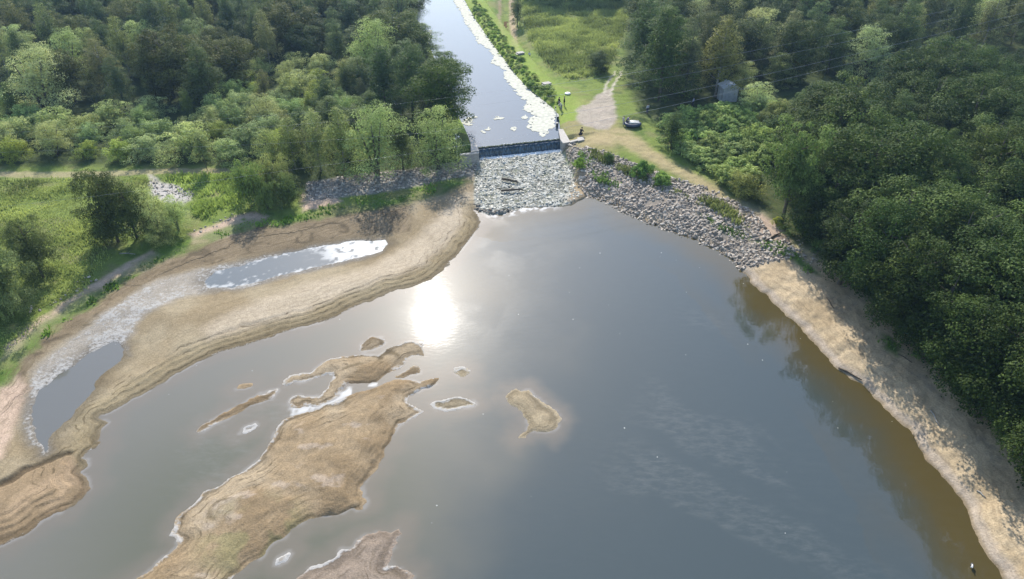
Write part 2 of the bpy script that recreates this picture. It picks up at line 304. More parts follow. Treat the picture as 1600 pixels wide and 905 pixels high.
CRU = np.where(isl > -.6, ss(.55, .02, isl + (n2 - .5) * .5) * (.12 + .66 * ss(.38, .6, n6) + .25 * pale) + .45 * small, cr * (.36 + .34 * ss(.3, .7, n3)) + ss(.45, .05, L) * (L > -.5) * (G < -2) * .5 * ss(.4, .65, n6))
CRU = np.where((T['ap'] > -.3) | (Rr > -.5), 0, CRU).clip(0, 1).astype(np.float32)

def mesh_np(name, verts, faces, mat=None, smooth=True, color=None, parent=None, link=True, var=None, attrs=None):
    me = bpy.data.meshes.new(name)
    verts = np.ascontiguousarray(verts, np.float32); faces = np.ascontiguousarray(faces, np.int32)
    n, k = faces.shape
    me.vertices.add(len(verts)); me.vertices.foreach_set('co', verts.ravel())
    me.loops.add(n * k); me.loops.foreach_set('vertex_index', faces.ravel())
    me.polygons.add(n); me.polygons.foreach_set('loop_start', np.arange(0, n * k, k, dtype=np.int32))
    try: me.polygons.foreach_set('loop_total', np.full(n, k, np.int32))
    except Exception: pass
    me.polygons.foreach_set('use_smooth', np.full(n, smooth, bool))
    if color is not None:
        a = me.attributes.new('Col', 'FLOAT_COLOR', 'POINT')
        c4 = np.ones((len(verts), 4), np.float32); c4[:, :3] = color; a.data.foreach_set('color', c4.ravel())
    for an, av in (attrs or {}).items():
        a = me.attributes.new(an, 'FLOAT', 'POINT'); a.data.foreach_set('value', np.asarray(av, np.float32))
    if var is not None:
        a = me.attributes.new('var', 'FLOAT', 'POINT'); a.data.foreach_set('value', np.asarray(var, np.float32))
    me.update(calc_edges=True); me.validate()
    if mat: me.materials.append(mat)
    if not link: return me
    return link_obj(name, me, parent)
def link_obj(name, me, parent=None):
    o = bpy.data.objects.new(name, me); COL.objects.link(o)
    if parent: o.parent = parent
    return o
def tag(o, label=None, cat=None, group=None, kind=None):
    if label: o['label'] = label
    if cat: o['category'] = cat
    if group: o['group'] = group
    if kind: o['kind'] = kind
    return o
def empty(name, loc, rz=0.):
    o = bpy.data.objects.new(name, None); COL.objects.link(o); o.location = loc; o.rotation_euler = (0, 0, rz)
    o.empty_display_size = .3; return o

# ------------------------------------------------------------------ materials
def newmat(name):
    m = bpy.data.materials.new(name); m.use_nodes = True; nt = m.node_tree; nt.nodes.clear()
    return m, nt, nt.nodes.new, nt.links.new
def mat_ground():
    m, nt, N, K = newmat('ground_surface')
    out = N('ShaderNodeOutputMaterial'); b = N('ShaderNodeBsdfPrincipled'); K(b.outputs[0], out.inputs[0])
    a = N('ShaderNodeAttribute'); a.attribute_name = 'Col'
    tc = N('ShaderNodeNewGeometry')
    n = N('ShaderNodeTexNoise'); n.inputs['Scale'].default_value = 6.5; n.inputs['Detail'].default_value = 5; n.inputs['Roughness'].default_value = .7
    K(tc.outputs['Position'], n.inputs['Vector'])
    mr = N('ShaderNodeMapRange'); mr.inputs[1].default_value = .3; mr.inputs[2].default_value = .7; mr.inputs[3].default_value = .72; mr.inputs[4].default_value = 1.28
    K(n.outputs[0], mr.inputs[0])
    mx = N('ShaderNodeMix'); mx.data_type = 'RGBA'; mx.blend_type = 'MULTIPLY'; mx.inputs[0].default_value = 1
    K(a.outputs['Color'], mx.inputs[6]); K(mr.outputs[0], mx.inputs[7])
    def math_(op, p, q=None, clamp=False):
        k = N('ShaderNodeMath'); k.operation = op; k.use_clamp = clamp
        for i, w in enumerate((p, q)):
            if w is None: continue
            if isinstance(w, (int, float)): k.inputs[i].default_value = w
            else: K(w, k.inputs[i])
        return k.outputs[0]
    def rng_(p, a0, a1, b0=0., b1=1.):
        k = N('ShaderNodeMapRange'); k.interpolation_type = 'SMOOTHSTEP'
        for i, w in enumerate((a0, a1, b0, b1)): k.inputs[i + 1].default_value = w
        K(p, k.inputs[0]); return k.outputs[0]
    def attr(nm): k = N('ShaderNodeAttribute'); k.attribute_name = nm; return k.outputs['Fac']
    def nz(sc, de=3, ro=.6):
        k = N('ShaderNodeTexNoise'); k.inputs['Scale'].default_value = sc; k.inputs['Detail'].default_value = de; k.inputs['Roughness'].default_value = ro; K(tc.outputs['Position'], k.inputs['Vector']); return k.outputs[0]
    # strand lines and little ledges left by the falling water level
    t = math_('ADD', attr('dist'), math_('MULTIPLY', nz(1.1, 4), .55)); t = math_('ADD', t, math_('MULTIPLY', nz(.22, 2), 1.6))
    fr = math_('FRACT', math_('MULTIPLY', t, 1.33)); line = math_('MULTIPLY', rng_(fr, .06, .34, 1, 0), rng_(fr, .0, .06, 0, 1))
    fr2 = math_('FRACT', math_('MULTIPLY', t, 4.6)); line2 = math_('MULTIPLY', rng_(fr2, .0, .5, .38, 0), rng_(nz(.45, 4), .45, .6))
    brk = rng_(nz(.7, 4), .44, .60)
    ln = math_('MULTIPLY', math_('MAXIMUM', math_('MULTIPLY', line, brk), line2), attr('ledm'), True)
    m2 = N('ShaderNodeMix'); m2.data_type = 'RGBA'; K(math_('MULTIPLY', ln, .74), m2.inputs[0]); K(mx.outputs[2], m2.inputs[6]); m2.inputs[7].default_value = (.075, .055, .030, 1)
    dp = N('ShaderNodeVectorMath'); dp.operation = 'DOT_PRODUCT'; dp.inputs[1].default_value = (.55, -.83, 0); K(tc.outputs['Position'], dp.inputs[0])
    cv = N('ShaderNodeCombineXYZ'); K(math_('MULTIPLY', t, 3.0), cv.inputs[0]); K(math_('MULTIPLY', dp.outputs['Value'], .42), cv.inputs[1])
    kn = N('ShaderNodeTexNoise'); kn.inputs['Scale'].default_value = 1.0; kn.inputs['Detail'].default_value = 7; kn.inputs['Roughness'].default_value = .68; K(cv.outputs[0], kn.inputs['Vector'])
    sk = math_('MULTIPLY', rng_(kn.outputs[0], .48, .62), attr('streak'), True)
    m4 = N('ShaderNodeMix'); m4.data_type = 'RGBA'; K(math_('MULTIPLY', sk, .78), m4.inputs[0]); K(m2.outputs[2], m4.inputs[6]); m4.inputs[7].default_value = (.13, .10, .06, 1)
    # dried whitish crust and froth
    cn = math_('ADD', nz(2.6, 6, .72), math_('MULTIPLY', attr('crust'), .52)); cm = rng_(cn, .70, .94)
    m3 = N('ShaderNodeMix'); m3.data_type = 'RGBA'; K(math_('MULTIPLY', cm, .80), m3.inputs[0]); K(m4.outputs[2], m3.inputs[6]); m3.inputs[7].default_value = (.42, .405, .38, 1)
    K(m3.outputs[2], b.inputs['Base Color'])
    b.inputs['Roughness'].default_value = .9; b.inputs['Specular IOR Level'].default_value = .08
    bp = N('ShaderNodeBump'); bp.inputs['Strength'].default_value = .7; bp.inputs['Distance'].default_value = .12
    hh = math_('ADD', n.outputs[0], math_('MULTIPLY', math_('MULTIPLY', fr, attr('ledm')), -.9)); hh = math_('ADD', hh, math_('MULTIPLY', cm, .35))
    K(hh, bp.inputs['Height']); K(bp.outputs[0], b.inputs['Normal'])
    return m
def mat_plain(name, c, rough=.8, spec=.3, noise=0., scale=3., metallic=0., bump=0.):
    m, nt, N, K = newmat(name)
    out = N('ShaderNodeOutputMaterial'); b = N('ShaderNodeBsdfPrincipled'); K(b.outputs[0], out.inputs[0])
    b.inputs['Base Color'].default_value = (*c, 1); b.inputs['Roughness'].default_value = rough
    b.inputs['Specular IOR Level'].default_value = spec; b.inputs['Metallic'].default_value = metallic
    if noise:
        tc = N('ShaderNodeTexCoord'); n = N('ShaderNodeTexNoise'); n.inputs['Scale'].default_value = scale; n.inputs['Detail'].default_value = 5
        K(tc.outputs['Object'], n.inputs['Vector'])
        cr = N('ShaderNodeValToRGB'); cr.color_ramp.elements[0].position = .3; cr.color_ramp.elements[1].position = .7
        cr.color_ramp.elements[0].color = (*[v * (1 - noise) for v in c], 1); cr.color_ramp.elements[1].color = (*[min(1, v * (1 + noise)) for v in c], 1)
        K(n.outputs[0], cr.inputs[0]); K(cr.outputs[0], b.inputs['Base Color'])
        if bump:
            bp = N('ShaderNodeBump'); bp.inputs['Strength'].default_value = bump; bp.inputs['Distance'].default_value = .05
            K(n.outputs[0], bp.inputs['Height']); K(bp.outputs[0], b.inputs['Normal'])
    return m
def mat_leaf(name, trans=.30):
    """tint per plant from the object colour, leaf to leaf variation and painted sunlit crown tops from the mesh"""
    m, nt, N, K = newmat(name)
    out = N('ShaderNodeOutputMaterial'); oi = N('ShaderNodeObjectInfo'); a = N('ShaderNodeAttribute'); a.attribute_name = 'var'
    hs = N('ShaderNodeHueSaturation'); K(oi.outputs['Color'], hs.inputs['Color'])
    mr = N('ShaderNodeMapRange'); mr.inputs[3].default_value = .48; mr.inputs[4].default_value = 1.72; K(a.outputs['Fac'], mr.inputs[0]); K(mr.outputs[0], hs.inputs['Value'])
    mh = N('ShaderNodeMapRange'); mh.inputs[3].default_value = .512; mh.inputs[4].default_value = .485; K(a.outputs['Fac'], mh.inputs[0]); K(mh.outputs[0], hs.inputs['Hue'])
    d = N('ShaderNodeBsdfPrincipled'); d.inputs['Roughness'].default_value = .55; d.inputs['Specular IOR Level'].default_value = .06
    t = N('ShaderNodeBsdfTranslucent'); mx = N('ShaderNodeMixShader'); mx.inputs[0].default_value = trans
    K(hs.outputs[0], d.inputs['Base Color']); K(hs.outputs[0], t.inputs[0]); K(d.outputs[0], mx.inputs[1]); K(t.outputs[0], mx.inputs[2]); K(mx.outputs[0], out.inputs[0])
    return m
def mat_water(name):
    m, nt, N, K = newmat(name)
    out = N('ShaderNodeOutputMaterial'); b = N('ShaderNodeBsdfPrincipled'); K(b.outputs[0], out.inputs[0])
    a = N('ShaderNodeAttribute'); a.attribute_name = 'Col'; v = N('ShaderNodeAttribute'); v.attribute_name = 'var'
    g = N('ShaderNodeNewGeometry')
    # floating flecks
    vo = N('ShaderNodeTexVoronoi'); vo.inputs['Scale'].default_value = 1.1; K(g.outputs['Position'], vo.inputs['Vector'])
    wn = N('ShaderNodeSeparateColor'); K(vo.outputs['Color'], wn.inputs[0])
    lt = N('ShaderNodeMath'); lt.operation = 'LESS_THAN'
    sz = N('ShaderNodeMath'); sz.operation = 'MULTIPLY'; sz.inputs[1].default_value = .075; K(wn.outputs[0], sz.inputs[0])
    K(vo.outputs['Distance'], lt.inputs[0]); K(sz.outputs[0], lt.inputs[1])
    gt = N('ShaderNodeMath'); gt.operation = 'GREATER_THAN'; gt.inputs[1].default_value = .86; K(wn.outputs[1], gt.inputs[0])
    mu = N('ShaderNodeMath'); mu.operation = 'MULTIPLY'; K(lt.outputs[0], mu.inputs[0]); K(gt.outputs[0], mu.inputs[1])
    mx = N('ShaderNodeMix'); mx.data_type = 'RGBA'; K(mu.outputs[0], mx.inputs[0]); K(a.outputs['Color'], mx.inputs[6]); mx.inputs[7].default_value = (.5, .5, .45, 1)
    sa = N('ShaderNodeAttribute'); sa.attribute_name = 'scum'
    sm_ = N('ShaderNodeMapping'); sm_.inputs['Rotation'].default_value = (0, 0, R(38)); sm_.inputs['Scale'].default_value = (.35, 1, 1); K(g.outputs['Position'], sm_.inputs['Vector'])
    s1 = N('ShaderNodeTexNoise'); s1.inputs['Scale'].default_value = 1.6; s1.inputs['Detail'].default_value = 8; s1.inputs['Roughness'].default_value = .78; K(sm_.outputs[0], s1.inputs['Vector'])
    s2 = N('ShaderNodeMapRange'); s2.inputs[1].default_value = .44; s2.inputs[2].default_value = .70; K(s1.outputs[0], s2.inputs[0])
    s3 = N('ShaderNodeMath'); s3.operation = 'MULTIPLY'; K(s2.outputs[0], s3.inputs[0]); K(sa.outputs['Fac'], s3.inputs[1])
    s4 = N('ShaderNodeMath'); s4.operation = 'MULTIPLY'; s4.inputs[1].default_value = .22; K(s3.outputs[0], s4.inputs[0])
    m5 = N('ShaderNodeMix'); m5.data_type = 'RGBA'; K(s4.outputs[0], m5.inputs[0]); K(mx.outputs[2], m5.inputs[6]); m5.inputs[7].default_value = (.22, .215, .19, 1)
    K(m5.outputs[2], b.inputs['Base Color'])
    b.inputs['IOR'].default_value = 1.45; b.inputs['Specular IOR Level'].default_value = .9; b.inputs['Coat Weight'].default_value = .05; b.inputs['Coat Roughness'].default_value = .27; b.inputs['Coat IOR'].default_value = 1.33
    r = N('ShaderNodeMapRange'); r.inputs[3].default_value = .028; r.inputs[4].default_value = .17; K(v.outputs['Fac'], r.inputs[0]); K(r.outputs[0], b.inputs['Roughness'])
    mp = N('ShaderNodeMapping'); mp.inputs['Rotation'].default_value = (0, 0, R(25)); mp.inputs['Scale'].default_value = (.45, 1.3, 1); K(g.outputs['Position'], mp.inputs['Vector'])
    n = N('ShaderNodeTexNoise'); n.inputs['Scale'].default_value = 1.9; n.inputs['Detail'].default_value = 2.5; n.inputs['Roughness'].default_value = .55; K(mp.outputs[0], n.inputs['Vector'])
    bp = N('ShaderNodeBump'); bp.inputs['Distance'].default_value = .035
    st = N('ShaderNodeMapRange'); st.inputs[3].default_value = .14; st.inputs[4].default_value = .40; K(v.outputs['Fac'], st.inputs[0]); K(st.outputs[0], bp.inputs['Strength'])
    K(n.outputs[0], bp.inputs['Height']); K(bp.outputs[0], b.inputs['Normal'])
    return m
GM = mat_ground(); WM = mat_water('water_surface')

# ------------------------------------------------------------------ ground pieces
V = np.stack([x, y, h], 1)
ny, nx = shp
ii = (np.arange(ny - 1)[:, None] * nx + np.arange(nx - 1)[None, :]).ravel()
Q = np.stack([ii, ii + 1, ii + nx + 1, ii + nx], 1)
reg = np.zeros(len(x), np.int32)
mudm = (L > -.8) & (G < 0) & (T['ap'] < 0) & (T['up'] < 0) & (x < 0)
reg[mudm] = 1
reg[(Rr > -.8) & (brm > .5) & (sdist(wx, wy, FOREST_R, 6) < 0) & (Rr < 14) & (y < 100)] = 2
reg[sdist(wx, wy, RIPRAP_R, 6) > 0] = 3; reg[sdist(wx, wy, RIPRAP_L, 6) > 0] = 3
reg[T['ap'] > 0] = 4
reg[M(LOT, .5) > .5] = 5
for p in RUTS: reg[M(p, .25) > .5] = 6
reg[M(DAMTRACK, .5) > .6] = 6; reg[(tr > .5)] = 6
reg[(T['ch'] > 0)] = 7
im_ = (isl > -.8) & (L < -.5)
reg[im_] = 10 + iid[im_]
deep = (h < -.35) & (T['ch'] < 0) & (y > 14) & (y < 200)
fr_ = reg[Q[:, 0]]; keep = ~deep[Q].all(1)
NAMES = {0: ('ground', 'grassy banks and shaded forest floor around the reservoir', 'ground'), 1: ('mudflat', 'tan dried mud bar with ledges along the left shore of the reservoir', 'mud flat'),
         2: ('beach', 'sandy shore in dappled shade below the dark forest', 'beach'), 3: ('stony_bank', 'earth between the rubble stones on the slopes beside the weir', 'bank'),
         4: ('rocky_apron', 'pale wet rough rock ramp below the weir', 'apron'), 5: ('gravel_yard', 'pale grey gravel turning area beside the channel', 'yard'),
         6: ('dirt_track', 'dry dirt tracks through the grass along the embankments', 'track'), 7: ('channel_bed', 'bed of the straight feeder channel above the weir', 'ground')}
INAME = ['long brown mud island with ledged right edge and pale rim', 'narrow forked mud island just below the sun glint', 'small oval mud island above the forked island', 'thin cigar shaped mud islet between the forked and the long island',
         'long thin straight sand spit left of the long island', 'small white crusted scrap beside the long thin spit', 'tiny pale islet left of the forked island', 'flat pale islet with white crust right of the long island',
         'tiny round tan islet right of the forked island tip', 'comma shaped pale island alone in the open water', 'white rimmed grey brown island cut by the bottom edge', 'small white crusted fleck between the long and the bottom island']
for r in np.unique(fr_):
    sel = Q[(fr_ == r) & keep]
    if not len(sel): continue
    u, inv = np.unique(sel, return_inverse=True)
    if r >= 10: nm, lb, ct = 'mud_island', INAME[r - 10], 'island'
    else: nm, lb, ct = NAMES[r]
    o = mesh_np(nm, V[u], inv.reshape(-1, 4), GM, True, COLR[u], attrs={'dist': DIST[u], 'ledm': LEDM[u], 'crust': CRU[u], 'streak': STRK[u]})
    tag(o, lb, ct, 'mud islands in the reservoir' if r >= 10 else None, 'structure')

# ------------------------------------------------------------------ water
wy_ = np.concatenate([[-900, -100, 0], np.arange(20, 130, .26)]); wsx = np.linspace(-1, 1, 720)
WW = np.where(wy_ < 15, 120, .80 * np.sqrt(wy_ ** 2 + 2500) + 8)
X = (wsx[None, :] * WW[:, None]).ravel().astype(np.float32); Y = np.repeat(wy_, len(wsx)).astype(np.float32)
FW = field(X, Y)
shore = np.maximum.reduce([FW['L'], FW['R'], FW['isl'], FW['ap']])
shore = np.maximum(shore, -BIG)
a1 = fbm(X / 9, Y / 9, 80, 4); a2 = fbm(X / 2.2, Y / 2.2, 81, 4); a5 = .5 * a2 + .5 * fbm(X / .8, Y / .8, 82, 3)
pl = P(330, 620); leftish = ss(8, -14, X + (Y - 60) * -.15 + (a1 - .5) * 14)
wc = mix(C(.044, .056, .053), C(.128, .118, .086), leftish[:, None])
wc = lay(wc, C(.062, .066, .024), ss(20, 6, np.hypot(X + 22, (Y - 38))) * .5)
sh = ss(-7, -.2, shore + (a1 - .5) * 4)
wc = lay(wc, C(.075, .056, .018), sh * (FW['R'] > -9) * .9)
wc = lay(wc, C(.155, .125, .088), ss(-2.6, -.05, shore + (a2 - .5) * 1.6) * np.maximum(leftish, ss(12, 4, X - (60 - Y) * .2)) * .65)
# scum streaks drifting along the right half
ang = R(-38); sxr = X * math.cos(ang) + Y * math.sin(ang); syr = -X * math.sin(ang) + Y * math.cos(ang)
sw = fbm(sxr / 26 + a1 * .9, syr / 5 + a1 * 1.6, 85, 4)
scum = ss(.54, .72, sw) * ss(14, 22, X + (60 - Y) * .5) * ss(-5, -12, FW['R'] * 1.0 + 0)
cen = P(395, 690); sw2 = fbm(sxr / 3 + a1 * 2, syr / 1.1 + a1 * 3, 88, 4)
blob = ss(10, 3, np.hypot(X - cen[0], Y - cen[1])) * ss(.40, .62, sw2)
# white scum in the ponds and in the gap between the islands
pa = FW['A']; wc = lay(wc, C(.078, .09, .09), np.maximum(ss(-.6, .2, pa), ss(-.6, .2, FW['B']) * .5)); wc = lay(wc, C(.40, .40, .38), (pa > -1) * ss(.57, .72, .5 * a5 + .5 * fbm(X / .4, Y / .4, 83, 2) + .13 * ss(.9, .1, pa) - .10 * ss(.8, 2, pa)) * .9)
tipx = P(585, 385); wc = lay(wc, C(.60, .60, .57), (pa > -1) * ss(10, 3, np.hypot(X - tipx[0], Y - tipx[1])) * ss(.42, .52, a5) * .92)
gap = np.maximum(M.__call__ if False else 0, 0)
GAPP = PP([(452,640),(470,632),(510,628),(545,605),(580,600),(600,590),(600,598),(560,613),(520,630),(480,645),(455,650)])
wc = lay(wc, C(.48, .47, .44), ss(-.3, .3, sdist(X, Y, GAPP, 4)) * ss(.42, .52, a5))
GAP2 = PP([(510,585),(530,587),(533,605),(515,614),(495,618),(515,605),(520,595)])
wc = lay(wc, C(.42, .41, .38), ss(-.3, .3, sdist(X, Y, GAP2, 4)) * ss(.42, .55, a5) * .8)
wc = lay(wc, C(.66, .66, .64), ss(-1.7, -.1, FW['ap']) * (FW['ap'] > -3) * (FW['ap'] < .25) * ss(.46, .60, .4 * a5 + .6 * fbm(X / .45, Y / .45, 84, 3) + .06 * ss(-1.2, 0, FW['ap'])) * ss(-5, -1, X) * ss(8, 4, X) * .8)
rimw = ss(-.40, -.05, shore) * ss(.48, .62, a2) * (X < 12) * (FW['A'] < -1) * (FW['B'] < -1); wc = lay(wc, C(.30, .28, .25), rimw * .4)
# wind ruffled lane from the foot of the weir down the middle
c0 = np.array(P(820, 335)); c1 = np.array(P(840, 470)); cu = (c1 - c0) / np.linalg.norm(c1 - c0)
al = (X - c0[0]) * cu[0] + (Y - c0[1]) * cu[1]; ac = (X - c0[0]) * -cu[1] + (Y - c0[1]) * cu[0]
lane = ss(-4, 0, al) * ss(45, 12, al) * ss(9, 2, np.abs(ac + (a1 - .5) * 8)) * ss(.32, .6, a2)
foot = ss(5.5, 0, -FW['ap']) * ss(.2, .5, a2) * (FW['ap'] > -6)
ruf = np.clip(lane * .40 + foot * .40 + .06 * ss(.45, .65, a1), 0, 1)
nyw, nxw = len(wy_), len(wsx)
iw = (np.arange(nyw - 1)[:, None] * nxw + np.arange(nxw - 1)[None, :]).ravel()
wo = mesh_np('lake_water', np.stack([X, Y, np.zeros_like(X)], 1), np.stack([iw, iw + 1, iw + nxw + 1, iw + nxw], 1), WM, True, np.clip(wc, .003, .8), var=ruf, attrs={'scum': np.clip(scum + .10 * ss(.4, .6, a1) + blob * 1.2, 0, 1.3)})
tag(wo, 'murky grey green reservoir water with sun glint and drifting scum', 'water', None, 'structure')

# channel water: grid clipped to the channel outline
cx = np.linspace(CHAN[:, 0].min() - 2, CHAN[:, 0].max() + 2, 120); cy = np.linspace(CHAN[:, 1].min(), CHAN[:, 1].max(), 260)
CXg, CYg = np.meshgrid(cx, cy); Xc, Yc = CXg.ravel(), CYg.ravel(); sc_ = sdist(Xc, Yc, CHAN, 5)
upc = (Xc - W0[0]) * WN[0] + (Yc - W0[1]) * WN[1]
upc_c = np.maximum(upc, -.02); Xc2 = Xc + (upc_c - upc) * WN[0]; Yc2 = Yc + (upc_c - upc) * WN[1]
ic = (np.arange(259)[:, None] * 120 + np.arange(119)[None, :]).ravel(); Qc = np.stack([ic, ic + 1, ic + 121, ic + 120], 1)
kp = (sc_[Qc] > -.7).any(1) & (upc[Qc] > -.4).any(1)
u, inv = np.unique(Qc[kp], return_inverse=True)
wcc = np.repeat(C(.030, .048, .066), len(u), 0)
o = mesh_np('channel_water', np.stack([Xc2[u], Yc2[u], np.full(len(u), 1.9)], 1), inv.reshape(-1, 4), WM, True, wcc, var=np.full(len(u), .08))
tag(o, 'smooth blue grey water of the straight channel above the weir', 'water', None, 'structure')

# ------------------------------------------------------------------ shape helpers
def bm_obj(name, bm, mat, parent=None, smooth=False):
    me = bpy.data.meshes.new(name); bm.normal_update(); bm.to_mesh(me); bm.free()
    if smooth: me.polygons.foreach_set('use_smooth', np.ones(len(me.polygons), bool))
    me.materials.append(mat); return link_obj(name, me, parent)
def add_hex(bm, c):
    v = [bm.verts.new(p) for p in c]
    for f in ((0, 3, 2, 1), (4, 5, 6, 7), (0, 1, 5, 4), (1, 2, 6, 5), (2, 3, 7, 6), (3, 0, 4, 7)): bm.faces.new([v[i] for i in f])
    return v
def add_box(bm, c, s, rz=0., bev=0.):
    m = Matrix.Translation(c) @ Matrix.Rotation(rz, 4, 'Z') @ Matrix.Diagonal((*s, 1))
    r = bmesh.ops.create_cube(bm, size=1, matrix=m)
    if bev:
        es = {e for v in r['verts'] for e in v.link_edges}; bmesh.ops.bevel(bm, geom=list(es), offset=bev, segments=2, affect='EDGES')
def tube(bm, pts, rads, seg=8, cap=True):
    rings = []; pts = [Vector(p) for p in pts]
    for i, p in enumerate(pts):
        d = (pts[min(i + 1, len(pts) - 1)] - pts[max(i - 1, 0)]).normalized()
        a = d.orthogonal().normalized() if abs(d.z) < .9 else Vector((1, 0, 0)); b = d.cross(a).normalized(); a = b.cross(d).normalized()
        rings.append([bm.verts.new(p + (a * math.cos(2 * math.pi * k / seg) + b * math.sin(2 * math.pi * k / seg)) * rads[i]) for k in range(seg)])
    for i in range(len(rings) - 1):
        for k in range(seg): bm.faces.new((rings[i][k], rings[i][(k + 1) % seg], rings[i + 1][(k + 1) % seg], rings[i + 1][k]))
    if cap: bm.faces.new(rings[0][::-1]); bm.faces.new(rings[-1])
def ellip(bm, c, r, seg=12, rings=8, rot=None):
    m = Matrix.Translation(c) @ (rot.to_matrix().to_4x4() if rot else Matrix.Identity(4)) @ Matrix.Diagonal((*r, 1))
    bmesh.ops.create_uvsphere(bm, u_segments=seg, v_segments=rings, radius=1, matrix=m)

CONC = mat_plain('concrete', (.34, .32, .29), .85, .2, .25, 2.5, bump=.4)
CONCP = mat_plain('pale_concrete', (.40, .37, .33), .85, .2, .18, 3, bump=.3)
DARKM = mat_plain('dark_metal', (.035, .04, .045), .5, .4, .2, 5)
WHITE = mat_plain('white_paint', (.78, .77, .74), .5, .4, .05, 4)
WOOD = mat_plain('wet_wood', (.09, .07, .05), .8, .2, .35, 6, bump=.5)
BARK = mat_plain('bark', (.10, .085, .065), .9, .2, .35, 5, bump=.6)
BARKP = mat_plain('pale_bark', (.28, .26, .23), .9, .2, .4, 4, bump=.4)
MOSS = mat_plain('moss', (.11, .12, .075), .9, .15, .5, 3, bump=.9)

# ------------------------------------------------------------------ trees
LEAF = mat_leaf('broad_leaf', .24); LEAFS = mat_leaf('silver_leaf', .22); GRASSM = mat_leaf('grass_blade', .35)
def leaf_quads(c, nrm, size, rg, aspect=.62):
    n = len(c)
    r = rg.normal(size=(n, 3)); t = np.cross(nrm, r); t /= np.linalg.norm(t, axis=1)[:, None] + 1e-6; b = np.cross(nrm, t)
    s = size[:, None]; bend = nrm * s * .12
    v = np.stack([c - t * s * .5, c + b * s * .5 * aspect - bend, c + t * s * .5, c - b * s * .5 * aspect - bend], 1)
    return v.reshape(-1, 3), np.arange(n * 4).reshape(n, 4)
def crown_mesh(name, kind, seed):
    rg = np.random.default_rng(seed)
    K = dict(oak=dict(h=11.5, a=4.6, z0=.05, lobes=84, lr=(.7, 1.9), lf=300, s=(.18, .32), top=.72),
             tall=dict(h=11.5, a=4.2, z0=.30, lobes=66, lr=(.6, 1.5), lf=240, s=(.18, .31), top=.7),
             edge=dict(h=11.5, a=4.3, z0=.08, lobes=84, lr=(.7, 1.8), lf=280, s=(.18, .32), top=.7),
             alder=dict(h=13, a=3.0, z0=.05, lobes=80, lr=(.45, 1.3), lf=180, s=(.17, .29), top=.55),
             willow=dict(h=10, a=4.0, z0=.04, lobes=85, lr=(.5, 1.6), lf=190, s=(.16, .27), top=.6),
             birch=dict(h=14, a=3.6, z0=.08, lobes=75, lr=(.5, 1.0), lf=100, s=(.20, .30), top=.6),
             shrub=dict(h=4.2, a=2.9, z0=.0, lobes=70, lr=(.35, .9), lf=110, s=(.13, .24), top=.5),
             bramble=dict(h=2.4, a=2.6, z0=.0, lobes=52, lr=(.3, .75), lf=85, s=(.16, .30), top=.45),
             sapling=dict(h=6, a=1.5, z0=.2, lobes=26, lr=(.3, .6), lf=60, s=(.18, .28), top=.5))[kind]
    H, a, z0 = K['h'], K['a'], K['z0'] * K['h']
    cs, ns, ss_, vs = [], [], [], []
    skew = rg.normal(size=2) * a * .10
    bulge = rg.uniform(.8, 1.2, 5); ph = rg.uniform(0, 6.28)
    for i in range(K['lobes']):
        t = rg.uniform(0, 1) ** .85 if i % 5 else rg.uniform(0, .22)
        if kind in ('alder', 'birch'): prof = (math.sin(math.pi * min(1, (t * .84 + .16)) ** .72) ** .75)
        elif kind in ('shrub', 'bramble'): prof = math.sqrt(max(0, 1 - (t * .97) ** 2.4))
        elif kind == 'tall': prof = (math.sin(math.pi * min(1, t * .60 + .26)) ** .6)
        elif kind == 'edge': prof = (.55 + .45 * math.sin(math.pi * min(1, t * .8 + .02))) * math.sqrt(max(.1, 1 - t ** 7))
        elif kind == 'willow': prof = (math.sin(math.pi * min(1, t * .60 + .32)) ** .6)
        else: prof = (math.sin(math.pi * min(1, t * .68 + .18)) ** .55)
        th = rg.uniform(0, 6.283)
        rad = a * prof * (1 + .22 * math.sin(2 * th + ph) + .14 * math.sin(3 * th + 2 * ph)) * bulge[int(t * 4.99)] * (rg.uniform(.55, 1.0) if rg.random() > .12 else rg.uniform(1, 1.15))
        lr = rg.uniform(*K['lr']) * (1.0 if t < .8 else .8)
        c = np.array([rad * math.cos(th) + skew[0] * t, rad * math.sin(th) + skew[1] * t, z0 + lr * .5 + t * (H - z0 - lr)])
        n = int(K['lf'] * (lr / K['lr'][1]) ** 1.6 * rg.uniform(.8, 1.2)) + 14
        d = rg.normal(size=(n, 3)); d /= np.linalg.norm(d, axis=1)[:, None]
        d[:, 2] = np.abs(d[:, 2]) * np.where(rg.random(n) < .75, 1, -1)
        rr = lr * rg.uniform(.45, 1.08, n) ** .7
        pos = c + d * rr[:, None] * np.array([1.1, 1.1, .72 if kind != 'birch' else 1.25])
        if kind == 'birch': pos[:, 2] -= rg.uniform(0, 1.1, n) * (d[:, 2] < .3)
        nr = d * .75 + rg.normal(size=(n, 3)) * .42 + np.array([0, 0, .62]); nr /= np.linalg.norm(nr, axis=1)[:, None]
        cs.append(pos); ns.append(nr); ss_.append(rg.uniform(*K['s'], n))
        vs.append(np.clip(rg.uniform(.05, .75) + .25 * t + rg.normal(size=n) * .15, 0, 1))  # clump contrast and paler tops painted into the leaf tone, as if sunlit
    # a darker, opaque heart of leaves
    n = K['lobes'] * 16; d = rg.normal(size=(n, 3)); d /= np.linalg.norm(d, axis=1)[:, None]
    zc = z0 + (H - z0) * .48
    pos = d * (rg.uniform(.1, .72, n)[:, None]) * np.array([a, a, (H - z0) * .5]) + np.array([0, 0, zc])
    cs.append(pos); ns.append(rg.normal(size=(n, 3)) + 1e-3); ss_.append(rg.uniform(.5, .8, n) * K['s'][1] / .36); vs.append(rg.uniform(.2, .6, n))
